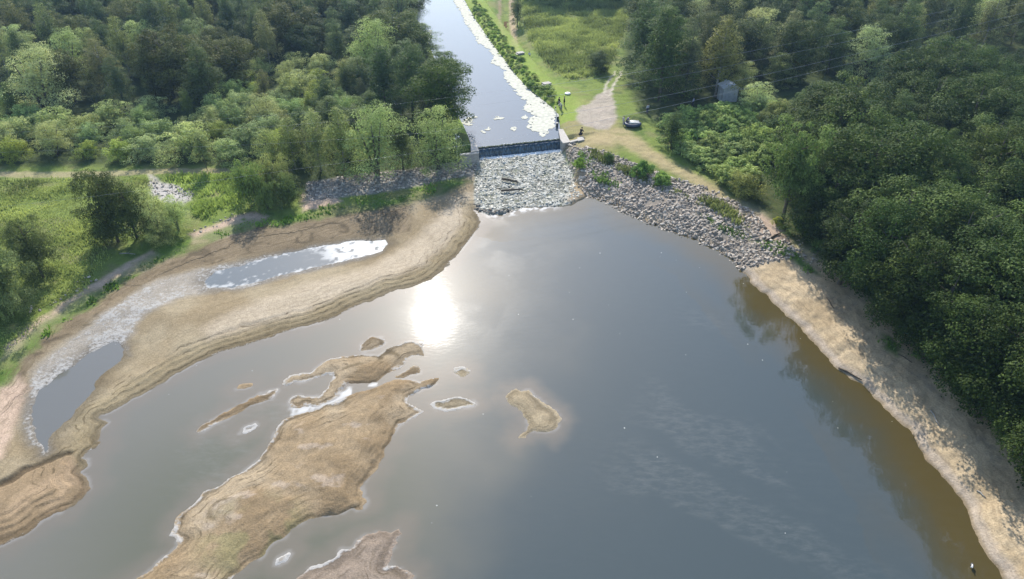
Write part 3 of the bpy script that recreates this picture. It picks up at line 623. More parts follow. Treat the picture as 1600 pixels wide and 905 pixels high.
    c = np.vstack(cs); nn = np.vstack(ns); nn /= np.linalg.norm(nn, axis=1)[:, None]; s = np.concatenate(ss_); var = np.concatenate(vs)
    ok = c[:, 2] > .03; c, nn, s, var = c[ok], nn[ok], s[ok], var[ok]
    v, f = leaf_quads(c, nn, s, rg, .7 if kind in ('oak', 'edge', 'tall', 'bramble') else .5)
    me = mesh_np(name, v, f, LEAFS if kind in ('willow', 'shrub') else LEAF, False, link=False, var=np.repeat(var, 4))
    return me, H, a
def trunk_mesh(name, kind, H, a, seed):
    rg = random.Random(seed); bm = bmesh.new()
    r0 = {'oak': .27, 'tall': .24, 'edge': .24, 'alder': .18, 'willow': .2, 'birch': .16, 'shrub': .06, 'bramble': .03, 'sapling': .06}[kind]
    if kind in ('shrub', 'bramble', 'willow'):
        for k in range(4):
            an = k * 1.6 + rg.random(); d = a * rg.uniform(.25, .6)
            tube(bm, [(math.cos(an) * .1, math.sin(an) * .1, -.3), (math.cos(an) * d * .45, math.sin(an) * d * .45, H * .4), (math.cos(an) * d, math.sin(an) * d, H * .8)], [r0, r0 * .7, r0 * .2], 6)
    else:
        jx, jy = rg.uniform(-.3, .3), rg.uniform(-.3, .3)
        tube(bm, [(0, 0, -.4), (jx * .3, jy * .3, H * .2), (jx, jy, H * .5), (jx * .5, jy * 1.3, H * .92)], [r0 * 1.25, r0, r0 * .65, r0 * .1], 8)
        for k in range(9):
            z = H * rg.uniform(.22, .78); an = rg.uniform(0, 6.28); d = a * rg.uniform(.5, .85) * (1 - .5 * max(0, z / H - .4))
            tube(bm, [(jx * .6, jy * .6, z), (math.cos(an) * d * .5, math.sin(an) * d * .5, z + d * .25), (math.cos(an) * d, math.sin(an) * d, z + d * .6)], [r0 * .4, r0 * .25, r0 * .07], 6)
    me = bpy.data.meshes.new(name); bm.to_mesh(me); bm.free(); me.polygons.foreach_set('use_smooth', np.ones(len(me.polygons), bool))
    me.materials.append(BARKP if kind == 'birch' else BARK); return me
BANK = {}
for kind, cnt in (('oak', 4), ('tall', 1), ('edge', 3), ('alder', 3), ('willow', 3), ('birch', 2), ('shrub', 4), ('bramble', 3), ('sapling', 1)):
    BANK[kind] = []
    for k in range(cnt):
        me, H, a = crown_mesh('crown', kind, 100 + 13 * k + len(kind) * 7)
        BANK[kind].append((me, trunk_mesh('trunk', kind, H, a, k + 5), H, a))
NAME = dict(oak='oak_tree', tall='oak_tree', edge='oak_tree', alder='alder_tree', willow='willow_tree', birch='birch_tree', shrub='willow_shrub', bramble='bramble_bush', sapling='young_tree')
CATG = dict(oak='tree', tall='tree', edge='tree', alder='tree', willow='tree', birch='tree', shrub='shrub', bramble='bush', sapling='tree')
TINTK = 1.5
TINT = dict(oak=(.055, .085, .022), tall=(.06, .09, .025), edge=(.042, .068, .020), alder=(.050, .082, .026), willow=(.165, .195, .125), birch=(.095, .105, .038), shrub=(.115, .145, .070), bramble=(.085, .125, .042), sapling=(.10, .13, .06))
PLANTS = []
def plant(kind, xw, yw, height, width=None, label='', group=None, tint=None, k=None, rz=None, jit=.12):
    me, tm, H, a = BANK[kind][k if k is not None else random.randrange(len(BANK[kind]))]
    z = float(PZ[0]) if False else 0
    r = empty(NAME[kind], (xw, yw, 0), random.uniform(0, 6.28) if rz is None else rz)
    sz = height / H; sw = (width / (2.15 * a)) if width else sz * random.uniform(.85, 1.22)
    r.scale = (sw, sw, sz)
    tr_ = link_obj('stem' if kind in ('shrub', 'bramble') else 'trunk', tm, r)
    cr_ = link_obj('crown' if kind not in ('shrub', 'bramble') else 'foliage', me, r)
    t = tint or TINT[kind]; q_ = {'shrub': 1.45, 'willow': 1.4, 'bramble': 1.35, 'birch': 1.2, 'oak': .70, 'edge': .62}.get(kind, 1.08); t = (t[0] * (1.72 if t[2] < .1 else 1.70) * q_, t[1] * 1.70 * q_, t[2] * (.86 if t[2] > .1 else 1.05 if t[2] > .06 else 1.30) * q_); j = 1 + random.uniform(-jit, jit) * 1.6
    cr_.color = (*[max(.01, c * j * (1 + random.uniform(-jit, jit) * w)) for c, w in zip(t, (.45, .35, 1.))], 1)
    tag(r, label, CATG[kind], group); PLANTS.append(r)
    return r
def tree_px(kind, u, v, top, wpx, label, z=2.4, group=None, **kw):
    """plant whose foot is seen at (u, v), whose top is seen at row top and whose crown is wpx photo pixels wide"""
    for _ in range(3): z = max(.1, float(ground_z(*P(u, v, z))))
    xw, yw = P(u, v, z); dep = PITCH + math.atan((top - 452.5) / F)
    d = math.hypot(yw, 0); hgt = CAMH - d * math.tan(dep) - z
    w = wpx * (d * math.cos(PITCH) + (CAMH - z) * math.sin(PITCH)) / F
    return plant(kind, xw, yw, max(.8, hgt), w, label, group, **kw)

SIL = (.215, .245, .185); DKO = (.040, .068, .016); OLV = (.098, .122, .042); GRY = (.15, .165, .105); BRT = (.12, .175, .04)
TP = tree_px
# --- left of the channel
TP('willow', 75, 178, 70, 92, 'large silvery grey willow towering over the scrub at the far left', tint=SIL, k=0)
TP('oak', 272, 152, 44, 82, 'broad dark olive oak standing alone among the grey shrubs of the left wood', tint=(.065, .075, .018), k=0)
TP('willow', 585, 126, 26, 84, 'silver leaved tree rising behind the dark conical alders by the channel', tint=(.17, .20, .135), k=1)
TP('oak', 622, 100, 14, 84, 'round green tree behind the silver leaved tree on the left channel bank', tint=(.075, .10, .03), k=1)
TP('alder', 603, 174, 72, 60, 'dark narrow conical alder, left one of the pair by the channel', tint=(.042, .075, .025), k=0)
TP('alder', 645, 176, 62, 64, 'dark conical alder, right one of the pair beside the round oak', tint=(.050, .082, .025), k=1)
TP('oak', 690, 190, 94, 90, 'dense round dark green oak overhanging the left channel bank', tint=(.055, .095, .016), k=2)
TP('oak', 698, 134, 78, 52, 'small bright green tree behind the round oak on the channel bank', tint=(.08, .12, .028), k=3)
TP('alder', 662, 84, 36, 46, 'low green tree at the water edge beside the white scum of the upper channel', tint=(.075, .11, .03))
for uu, vv, tp, ww in ((566, 150, 88, 50), (625, 140, 70, 52), (672, 160, 92, 50), (640, 120, 60, 48), (560, 100, 40, 50), (580, 196, 140, 44), (520, 214, 150, 54), (560, 232, 168, 50), (480, 236, 170, 54)):
    TP('alder', uu, vv, tp, ww, 'dark green alder packed into the clump on the left channel bank', group='alders packed on the left channel bank', tint=(.055, .08, .028))
TP('willow', 685, 265, 166, 84, 'pale green willow standing on the stones just left of the weir', tint=(.125, .155, .085), k=2)
TP('willow', 590, 274, 158, 96, 'tall silvery willow on the rubble bank, second tree left of the weir', tint=(.135, .155, .11), k=0)
TP('alder', 630, 264, 180, 44, 'slim dark tree squeezed between the two silvery willows near the weir', tint=(.07, .09, .03), k=2)
TP('birch', 540, 270, 168, 64, 'loose olive birch left of the tall silvery willow on the rubble bank', tint=OLV, k=0)
TP('birch', 502, 268, 172, 60, 'thin grey olive birch with twiggy crown above the rubble bank', tint=(.108, .128, .065), k=1)
TP('birch', 462, 264, 184, 58, 'olive yellow birch at the left end of the rubble bank', tint=(.10, .122, .042), k=0)
TP('shrub', 395, 322, 250, 66, 'big round dark green shrub at the end of the left track', tint=(.075, .10, .034), k=0)
TP('shrub', 430, 305, 240, 60, 'grey olive shrub behind the big round shrub at the end of the track', tint=(.10, .115, .05), k=1)
TP('shrub', 418, 326, 275, 36, 'small low shrub, middle one of the three at the edge of the mud', tint=(.075, .10, .035), k=2)
TP('shrub', 452, 318, 270, 48, 'low dark shrub, rightmost of the three at the edge of the mud', tint=(.07, .09, .035), k=3)
TP('oak', 185, 378, 262, 70, 'bushy dark green tree, left half of the clump in the meadow', tint=(.078, .10, .036), k=2)
TP('oak', 214, 372, 285, 56, 'dark green bushy tree inside the clump in the meadow, beside the grey one', tint=(.08, .10, .036), k=0)
TP('willow', 247, 364, 293, 64, 'feathery grey green bush in the clump in the meadow', tint=(.15, .175, .095), k=1)
TP('willow', 279, 360, 306, 48, 'grey green bush at the right end of the clump in the meadow', tint=(.14, .165, .09), k=2)
TP('shrub', 165, 380, 330, 40, 'low leafy bush in front of the clump in the meadow', tint=(.08, .105, .035))
TP('shrub', 255, 378, 345, 50, 'low olive bush at the foot of the grey bushes beside the mud', tint=(.10, .115, .045))
TP('oak', 68, 434, 344, 62, 'rounded dark bushy tree alone near the left meadow edge', tint=(.115, .14, .055), k=0)
TP('oak', 20, 492, 388, 76, 'dark bushy tree cut by the left edge of the frame', tint=(.105, .13, .055), k=1)
TP('shrub', 12, 498, 430, 44, 'small grey bush in front of the tree at the left frame edge', tint=(.11, .14, .06))
TP('sapling', 324, 266, 203, 28, 'thin young tree standing alone beside the left track', tint=(.11, .14, .07))
# --- meadow beside the channel
TP('oak', 934, 112, 80, 34, 'small round dark bush in the reed meadow', tint=(.05, .075, .03), k=0)
TP('alder', 808, 42, -12, 24, 'narrow tree between the mown strip and the reed meadow', tint=(.08, .10, .045))
for uu, vv, tp in ((848, -4, -112), (886, -6, -122), (922, -5, -116), (955, -9, -108), (905, -30, -140), (985, -14, -120), (770, -40, -120), (825, -16, -110)):
    TP('alder', uu, vv, tp, 66, 'tall dark tree at the far end of the reed meadow', group='trees beyond the reed meadow')
# --- right bank
TP('tall', 1221, 350, 192, 92, 'slender tree with bare dark trunk at the sandy end of the track', tint=(.066, .098, .028), k=0)
TP('birch', 1117, 152, 24, 78, 'tall weeping birch with hanging olive brown foliage left of the grey hut', tint=(.095, .098, .04), k=0)
TP('alder', 1030, 158, 10, 88, 'tall green alder at the corner of the wood beside the track', tint=(.058, .085, .03), k=0)
TP('alder', 1003, 120, -10, 62, 'dense alder at the left edge of the right hand wood', tint=(.06, .088, .035), k=1)
TP('alder', 1068, 150, 28, 56, 'pale grey green alder between the corner trees and the weeping birch', tint=(.085, .10, .055), k=2)
TP('willow', 1182, 172, 128, 46, 'whitish shrub right of the grey hut', tint=SIL, k=1)
TP('willow', 1160, 140, 95, 40, 'pale twiggy tree behind the grey hut', tint=(.17, .19, .14), k=2)
TP('alder', 1213, 135, 82, 50, 'light green tree in the gap behind the grey hut', tint=(.095, .12, .045), k=1)
TP('willow', 1440, 160, 108, 70, 'silvery grey willow crown showing above the oaks on the right', tint=(.19, .215, .15), k=0)
TP('willow', 1520, 205, 165, 60, 'pale grey willow crown among the oaks near the right frame edge', tint=(.165, .19, .13), k=1)
TP('alder', 1048, 232, 172, 36, 'dark upright bush at the left tip of the bramble thicket', tint=(.05, .08, .025), k=2)
TP('oak', 1575, 690, 585, 78, 'bright green oak low at the right frame edge above the sand', tint=(.07, .115, .028), k=1, z=2.3)
TP('bramble', 1003, 274, 252, 34, 'dark green weedy bush on top of the stony bank', tint=(.06, .11, .03))
TP('bramble', 1034, 286, 270, 36, 'low leafy plant on top of the stony bank, right of the dark bush', tint=(.08, .115, .035))
TP('bramble', 950, 252, 238, 20, 'small weed clump on top of the stony bank near the weir', tint=(.07, .11, .03))
TP('bramble', 905, 262, 246, 18, 'bright weed clump among the stones right of the apron', tint=(.10, .16, .03), z=1.2)
TP('bramble', 1215, 352, 338, 20, 'yellow green weed at the foot of the bare trunk', tint=(.13, .14, .03))

for k, (uu, vv, dsc) in enumerate(((1264, 376, 'dark oak at the top of the beach beside the slender tree'), (1312, 404, 'second dark oak down the beach edge'), (1352, 452, 'third dark oak down the beach edge'), (1396, 490, 'fourth dark oak down the beach edge'),
        (1446, 540, 'fifth dark oak down the beach edge'), (1486, 578, 'sixth dark oak down the beach edge'), (1534, 622, 'seventh dark oak down the beach edge, above the bright low one'), (1612, 730, 'dark oak just cut by the right frame edge'))):
    ex, ey = P(uu, vv, 9.0)                        # outer rim of the crown, about 6 m above the sand
    plant('edge', ex + 5.9, ey + 1.6, 10.8 + (k * 1.7) % 2.2, 8.4, dsc, None, k=k % 3)
# --- filled woods
def fill(poly, spacing, chooser, seed, taken=None, inset=.5, z=2.4, cap=400):
    rg = np.random.default_rng(seed); pts = []
    lo, hi = poly.min(0), poly.max(0)
    n = int((hi[0] - lo[0]) * (hi[1] - lo[1]) / spacing ** 2 * 9)
    c = rg.uniform(lo, hi, (n, 2)); sd = sdist(c[:, 0], c[:, 1], poly, 4); c = c[sd > inset]
    base = [(p.location.x, p.location.y, .62) for p in PLANTS]
    for q in c:
        f_ = all((q[0] - a) ** 2 + (q[1] - b) ** 2 > (spacing * w) ** 2 for a, b, w in base)
        if f_ and all((q[0] - a) ** 2 + (q[1] - b) ** 2 > spacing ** 2 for a, b in pts): pts.append((q[0], q[1]))
    for q in pts[:cap]: chooser(q[0], q[1], rg)
def pick(rg, items):
    w = np.array([i[0] for i in items], float); return items[rg.choice(len(items), p=w / w.sum())]
def chooser(items, where, group):
    def f(xw, yw, rg):
        _, kind, h0, h1, desc, tint = pick(rg, items)
        hh = rg.uniform(h0, h1)
        plant(kind, xw, yw, hh, None, f'{desc} {where}', f'{group}: {desc}', tint=tint)
    return f
SCRUB_L = PP([(-60,243),(100,240),(250,239),(380,238),(420,262),(470,250),(560,238),(600,190),(575,150),(545,105),(470,95),(380,118),(330,170),(250,165),(160,175),(110,200),(60,185),(20,160),(-40,140),(-80,190)], 2.4)
fill(SCRUB_L, 4.3, chooser([(5, 'shrub', 3.6, 5.6, 'grey green willow shrub', (.135, .158, .092)), (4, 'shrub', 3.2, 5.0, 'sage green willow shrub', (.105, .135, .06)),
     (2, 'shrub', 2.6, 4.0, 'yellowish green shrub', (.125, .15, .04)), (1.2, 'willow', 5, 7, 'taller grey willow', (.15, .165, .11)), (1, 'alder', 6, 8.5, 'dark slim alder', (.06, .085, .03)), (.8, 'birch', 5, 7, 'brownish twiggy bush', (.11, .118, .065))],
     'in the scrub above the left track', 'scrub above the left track'), 11)
WOOD_L = PP([(-90,150),(10,110),(90,160),(160,165),(235,150),(330,160),(380,112),(470,90),(545,100),(570,60),(640,60),(650,20),(640,-40),(-120,-60)], 2.4)
fill(WOOD_L, 6.0, chooser([(4, 'alder', 10, 14, 'dark green alder', (.058, .08, .035)), (3, 'oak', 9, 12.5, 'broad olive tree', (.085, .10, .032)), (2, 'birch', 11, 14, 'tall olive birch', (.105, .115, .05)),
     (1, 'willow', 8, 11, 'greyish willow', (.13, .15, .105)), (1.5, 'oak', 8, 10, 'deep green tree', (.05, .075, .025))], 'in the wood at the top left', 'wood at the top left'), 12)
WOOD_R = PP([(1000,118),(1050,140),(1110,150),(1180,128),(1250,130),(1330,128),(1420,112),(1520,95),(1680,80),(1720,-60),(1000,-60),(990,30)], 2.6)
fill(WOOD_R, 6.2, chooser([(4, 'alder', 11, 15, 'dark green alder', (.055, .078, .034)), (3, 'oak', 10, 13, 'broad dark tree', (.062, .082, .03)), (1.6, 'birch', 12, 15, 'tall olive birch', (.10, .108, .05)), (.8, 'willow', 9, 11, 'pale grey tree', (.15, .165, .125))],
     'in the shaded wood behind the wires', 'wood behind the wires'), 13)
THICK = PP([(1045,200),(1075,185),(1120,170),(1180,172),(1240,172),(1300,165),(1370,160),(1400,175),(1350,190),(1280,215),(1215,240),(1190,290),(1175,318),(1150,298),(1110,270),(1075,246),(1055,225)], 2.6)
fill(THICK, 2.9, chooser([(5, 'bramble', 1.6, 2.8, 'leafy bramble mound', (.10, .135, .05)), (3, 'bramble', 1.8, 3.2, 'pale green bramble mound', (.11, .15, .065)), (1.2, 'shrub', 2.5, 4.2, 'olive shrub', (.10, .115, .045)), (.6, 'shrub', 3, 4.5, 'dark shrub', (.05, .075, .028))],
     'in the thicket beside the embankment track', 'thicket beside the embankment track'), 14)
OAKS = PP([(1262,352),(1305,376),(1345,402),(1388,444),(1428,480),(1476,518),(1528,560),(1572,604),(1612,645),(1672,700),(1760,800),(1900,640),(1800,300),(1680,170),(1520,150),(1400,182),(1300,222),(1230,262),(1222,330)], 2.6)
fill(OAKS, 4.7, chooser([(6, 'oak', 8.5, 14, 'dense dark green oak', (.042, .068, .020)), (3, 'oak', 10, 13, 'mid green oak', (.058, .088, .026)), (1, 'alder', 9, 12, 'dark upright tree', (.05, .075, .03)), (.7, 'oak', 7, 9, 'yellow green oak', (.085, .105, .03))],
     'in the dense wood above the beach', 'dense wood above the beach'), 15)
FRONT = PP([(1240,368),(1270,386),(1312,408),(1356,462),(1392,492),(1445,536),(1490,580),(1535,622),(1580,665),(1640,722),(1650,708),(1590,650),(1545,608),(1500,566),(1455,522),(1402,478),(1366,446),(1322,396),(1280,374),(1250,358)], 2.5)
fill(FRONT, 2.6, chooser([(1, 'bramble', 1.3, 2.3, 'dark leafy undergrowth bush', (.045, .072, .022)), (1, 'shrub', 1.8, 3.0, 'dark green shrub', (.045, .068, .024))], 'at the forest edge above the beach', 'forest edge above the beach'), 16, inset=.0)
fill(BANKSHRUB, 1.1, chooser([(3, 'bramble', .25, .7, 'low green bank bush', (.13, .175, .045)), (1.3, 'bramble', .5, 1.2, 'taller leafy bank bush', (.10, .14, .04)), (1, 'shrub', .4, 1.1, 'grey green bank bush', (.13, .15, .06))], 'on the right channel bank beside the white scum', 'bushes along the right channel bank'), 17, inset=0.)
BACK = PP([(560,-60),(730,-62),(800,-45),(1000,-45),(1000,-110),(560,-120)], 2.4)
# rest every plant on the ground
PX = np.array([p.location.x for p in PLANTS]); PY = np.array([p.location.y for p in PLANTS])
PZ = field(PX, PY)['h']
for p, z in zip(PLANTS, PZ): p.location.z = max(.1, float(z)) - .03

# ------------------------------------------------------------------ grass, reeds, weeds
def tufts(name, polys, dens, hgt, tint, label, cat, seed, blades=7, spread=.35, thin=.05, z=None, patchy=.0):
    rg = np.random.default_rng(seed); P_ = []
    for poly in polys:
        lo, hi = poly.min(0), poly.max(0); n = int((hi[0] - lo[0]) * (hi[1] - lo[1]) * dens)
        c = rg.uniform(lo, hi, (n, 2)); c = c[sdist(c[:, 0], c[:, 1], poly, 3) > .1]
        if patchy: c = c[fbm(c[:, 0] / 3, c[:, 1] / 3, seed, 3) + rg.normal(size=len(c)) * .06 > patchy]
        P_.append(c)
    c = np.vstack(P_); gz = field(c[:, 0], c[:, 1])['h']
    n = len(c); B = blades
    base = np.repeat(np.column_stack([c, gz]), B, 0); m = n * B
    pat = np.repeat(.2 + 1.5 * ss(.25, .75, fbm(c[:, 0] / 3, c[:, 1] / 3, seed + 1, 4)), B)
    off = rg.normal(size=(m, 2)) * spread; base[:, :2] += off
    hh = hgt * rg.uniform(.5, 1.15, m) * pat; an = rg.uniform(0, 6.283, m); lean = rg.normal(size=(m, 2)) * .35 * hh[:, None]
    w = rg.uniform(.7, 1.5, m) * thin; dx = np.column_stack([np.cos(an) * w, np.sin(an) * w, np.zeros(m)])
    top = base + np.column_stack([lean, hh]); mid = base + np.column_stack([lean * .4, hh * .6])
    v = np.stack([base - dx - [0, 0, .1], base + dx - [0, 0, .1], mid + dx * .9, top, mid - dx * .9], 1).reshape(-1, 3)
    f = np.arange(m * 5).reshape(m, 5)
    lowv = 1.5 * (fbm(c[:, 0] / 5, c[:, 1] / 5, seed + 4, 4) - .5)
    var = np.repeat(np.clip(lowv[:, None] + .2 + rg.uniform(.0, .3, n)[:, None] + rg.uniform(0, .3, (n, B)), 0, 1).ravel(), 5)
    o = mesh_np(name, v, f, GRASSM, False, var=var); o.color = (*tint, 1)
    return tag(o, label, cat, None, 'stuff')
MEAD = PP([(-120,268),(0,267),(120,265),(230,262),(225,285),(170,285),(150,330),(160,385),(120,440),(90,450),(40,500),(-20,540),(-200,600)], 2.2)
MEAD2 = PP([(250,260),(385,256),(375,300),(330,330),(300,345),(300,300),(262,270)], 2.2)
tufts('tall_grass', [MEAD], 4.4, .36, (.29, .34, .10), 'tall yellow green grass of the left meadow below the track', 'grass', 31, thin=.05, spread=.45)
tufts('tall_grass', [MEAD2], 6, .5, (.25, .33, .08), 'bright yellow green herbs right of the gravel patch in the meadow', 'grass', 32, thin=.07, patchy=.44, spread=.45)
tufts('reed_bed', [REEDS], 5.5, .65, (.27, .32, .10), 'olive green reeds filling the meadow beside the channel', 'reeds', 33, thin=.055, spread=.5)
tufts('bank_weeds', [np.vstack([GRASS_L[4:22], GRASS_L[4:22][::-1] + [0, 3.2]])], 2.2, .35, (.15, .25, .045), 'low green weeds along the edge of the left mud flat', 'weeds', 34, thin=.09, patchy=.5)
tufts('bank_weeds', [PP([(916,226),(935,238),(960,250),(990,262),(1020,278),(1060,292),(1105,305),(1150,328),(1180,352),(1172,352),(1140,336),(1095,313),(1050,297),(1010,282),(985,270),(950,256),(925,244)], 2.5)], 5, .6, (.19, .22, .07), 'rough grass fringe along the top of the stony bank', 'weeds', 35, thin=.08, patchy=.42)
tufts('bank_weeds', GREEN_B, 6, .4, (.13, .21, .05), 'green weeds growing between the stones and on the sand', 'weeds', 36, thin=.08, patchy=.45)

# ------------------------------------------------------------------ stones
def stone_arr(seed):
    rg = np.random.default_rng(seed); bm = bmesh.new(); bmesh.ops.create_icosphere(bm, subdivisions=2, radius=1)
    v = np.array([p.co[:] for p in bm.verts]); f = np.array([[q.index for q in p.verts] for p in bm.faces]); bm.free()
    for k in range(7):
        d = rg.normal(size=3); d /= np.linalg.norm(d); c = rg.uniform(.5, .8); t = v @ d; ov = np.clip(t - c, 0, None); v = v - ov[:, None] * d
    v = v * rg.uniform([.8, .55, .4], [1.15, .85, .65]); return v, f
STN = [stone_arr(200 + k) for k in range(6)]
def mat_stone(name, c0, c1, rough=.8):
    m, nt, N, K = newmat(name)
    out = N('ShaderNodeOutputMaterial'); b = N('ShaderNodeBsdfPrincipled'); K(b.outputs[0], out.inputs[0])
    a = N('ShaderNodeAttribute'); a.attribute_name = 'var'; oi = N('ShaderNodeObjectInfo'); ad = N('ShaderNodeMath'); ad.operation = 'ADD'
    K(a.outputs['Fac'], ad.inputs[0]); ml = N('ShaderNodeMath'); ml.operation = 'MULTIPLY'; ml.inputs[1].default_value = 1.0
    K(oi.outputs['Alpha'], ml.inputs[0]); sb = N('ShaderNodeMath'); sb.operation = 'SUBTRACT'; sb.inputs[0].default_value = 1; K(ml.outputs[0], sb.inputs[1]); K(sb.outputs[0], ad.inputs[1])
    cr = N('ShaderNodeValToRGB'); cr.color_ramp.elements[0].color = (*c0, 1); cr.color_ramp.elements[1].color = (*c1, 1); K(ad.outputs[0], cr.inputs[0])
    g = N('ShaderNodeNewGeometry'); n = N('ShaderNodeTexNoise'); n.inputs['Scale'].default_value = 9; n.inputs['Detail'].default_value = 4; K(g.outputs['Position'], n.inputs['Vector'])
    mr = N('ShaderNodeMapRange'); mr.inputs[3].default_value = .6; mr.inputs[4].default_value = 1.4; K(n.outputs[0], mr.inputs[0])
    mx = N('ShaderNodeMix'); mx.data_type = 'RGBA'; mx.blend_type = 'MULTIPLY'; mx.inputs[0].default_value = 1; K(cr.outputs[0], mx.inputs[6]); K(mr.outputs[0], mx.inputs[7]); K(mx.outputs[2], b.inputs['Base Color'])
    b.inputs['Roughness'].default_value = rough; return m
STM = mat_stone('rubble_stone', (.17, .14, .11), (.52, .445, .36)); APM = mat_stone('wet_rock', (.15, .145, .105), (.53, .505, .43), .62)
def scatter_pts(poly, dens, rg, pad=.0):
    lo, hi = poly.min(0), poly.max(0); n = int((hi[0] - lo[0]) * (hi[1] - lo[1]) * dens); c = rg.uniform(lo, hi, (n, 2)); return c[sdist(c[:, 0], c[:, 1], poly, 3) > pad]
def stones(name, c, smin, smax, mat, label, cat, seed, flat=1., sink=.25, indiv=0, ilabel='', igroup=''):
    rg = np.random.default_rng(seed); gz = field(c[:, 0], c[:, 1])['h']; n = len(c)
    size = rg.uniform(0, 1, n) ** 2.2 * (smax - smin) + smin
    dist = np.hypot(c[:, 1], CAMH); order = np.argsort(-size / dist); big = set(order[:indiv].tolist())
    vs, fs, va, k0 = [], [], [], 0; meshes = [mesh_np('riprap_stone', v, f, mat, False, link=False, var=np.full(len(v), .0)) for v, f in STN] if indiv else []
    for i in range(n):
        k = int(rg.integers(len(STN))); e = Euler((rg.normal() * .35, rg.normal() * .35, rg.uniform(0, 6.28))); s = size[i]
        z = gz[i] + s * (.5 - sink) * flat * .8
        if i in big:
            o = link_obj('riprap_stone', meshes[k]); o.location = (c[i, 0], c[i, 1], z); o.rotation_euler = e; o.scale = (s, s, s * flat)
            o.color = (1, 1, 1, 1 - rg.uniform(0, 1)); tag(o, ilabel, 'stone', igroup); continue
        v, f = STN[k]; v = (v * [s, s, s * flat]) @ np.array(e.to_matrix()).T + [c[i, 0], c[i, 1], z]
        vs.append(v); fs.append(f + k0); k0 += len(v); va.append(np.full(len(v), rg.uniform(0, 1)))
    o = mesh_np(name, np.vstack(vs), np.vstack(fs), mat, False, var=np.concatenate(va)); o.color = (1, 1, 1, 1)
    return tag(o, label, cat, None, 'stuff')
rg = np.random.default_rng(55)
rp = scatter_pts(RIPRAP_R, 24, rg, -.3); rp = rp[(fbm(rp[:, 0] / 1.8, rp[:, 1] / 1.8, 91, 3) + rg.normal(size=len(rp)) * .05) > .31]
stones('riprap_rubble', rp, .07, .40, STM, 'grey rubble stones covering the right embankment slope', 'rubble', 56, indiv=260, ilabel='grey angular stone lying loose in the rubble slope of the right embankment', igroup='larger stones of the right rubble slope')
stones('riprap_rubble', scatter_pts(RIPRAP_L, 7, rg), .14, .42, STM, 'grey rubble stones under the trees left of the weir', 'rubble', 57)
stones('shore_rubble', np.vstack([scatter_pts(PP([(1222,360),(1250,372),(1275,395),(1300,418),(1265,408),(1235,392)], 2.4), 3, rg), scatter_pts(GRAVEL_L, 5, rg), scatter_pts(PP([(30,470),(90,440),(140,420),(150,430),(90,462),(40,490)], 1.4), 2, rg), scatter_pts(PP([(300,350),(330,338),(370,320),(372,328),(335,346),(305,358)], 1.5), 3, rg)]), .08, .30, STM, 'scattered pale stones on the banks', 'rubble', 58)
apc = scatter_pts(APRON, 22, rg, .1)
stones('apron_rocks', apc, .07, .36, APM, 'pale wet jagged rocks of the ramp below the weir', 'rocks', 59, flat=.6, sink=.55)
stones('apron_rocks', np.vstack([PP([(u + rg.normal() * 2, v + rg.normal() * 1.2) for u, v in zip(np.linspace(743, 800, 60), np.interp(np.linspace(743, 800, 60), [743, 750, 775, 800], [318, 329, 333, 329]))], .05)]), .18, .4, mat_stone('dark_rock', (.10, .08, .06), (.30, .26, .21)), 'darker rocks along the lower lip of the ramp', 'rocks', 60)

# ------------------------------------------------------------------ weir
def wp(s, n, z): q = W0 + WU * s + WN * n; return (q[0], q[1], z)
WL = float(np.linalg.norm(W1 - W0))
weir = empty('weir', (*(W0 + WU * WL / 2), .3)); tag(weir, 'low weir with mossy crest and dark blue falling water across the channel', 'weir')
weir.matrix_parent_inverse = Matrix.Identity(4)
def local(o, root): o.location = o.location - root.location
bm = bmesh.new(); add_hex(bm, [wp(-.3, -.30, -.2), wp(WL + .3, -.30, -.2), wp(WL + .3, .55, -.2), wp(-.3, .55, -.2), wp(-.3, -.30, 1.78), wp(WL + .3, -.30, 1.78), wp(WL + .3, .55, 1.78), wp(-.3, .55, 1.78)])
o = bm_obj('wall', bm, CONC, weir); local(o, weir)
# sheet of falling water
m, nt, N, K = newmat('falling_water'); out = N('ShaderNodeOutputMaterial'); b = N('ShaderNodeBsdfPrincipled'); K(b.outputs[0], out.inputs[0])
tc = N('ShaderNodeTexCoord'); mp = N('ShaderNodeMapping'); mp.inputs['Scale'].default_value = (3.2, 3.2, .35); n = N('ShaderNodeTexNoise'); n.inputs['Scale'].default_value = 1.6; n.inputs['Detail'].default_value = 4
cr = N('ShaderNodeValToRGB'); cr.color_ramp.elements[0].position = .45; cr.color_ramp.elements[0].color = (.010, .026, .040, 1); cr.color_ramp.elements[1].position = .72; cr.color_ramp.elements[1].color = (.07, .13, .19, 1)
K(tc.outputs['Object'], mp.inputs[0]); K(mp.outputs[0], n.inputs[0]); K(n.outputs[0], cr.inputs[0]); K(cr.outputs[0], b.inputs['Base Color']); b.inputs['Roughness'].default_value = .25
bp = N('ShaderNodeBump'); bp.inputs['Strength'].default_value = .5; bp.inputs['Distance'].default_value = .1; K(n.outputs[0], bp.inputs['Height']); K(bp.outputs[0], b.inputs['Normal'])
FALL = m
bm = bmesh.new(); prof = [(.5, 1.86), (.1, 1.85), (-.25, 1.80), (-.45, 1.62), (-.58, 1.2), (-.68, .75), (-.85, .50), (-1.15, .42)]; NS = 60; grid = []
for i in range(NS + 1):
    s = WL * i / NS; grid.append([bm.verts.new(Vector(wp(s, nn_ + .03 * math.sin(s * 7), zz)) - weir.location) for nn_, zz in prof])
for i in range(NS):
    for j in range(len(prof) - 1): bm.faces.new((grid[i][j], grid[i][j + 1], grid[i + 1][j + 1], grid[i + 1][j]))
bm_obj('water_sheet', bm, FALL, weir, True)
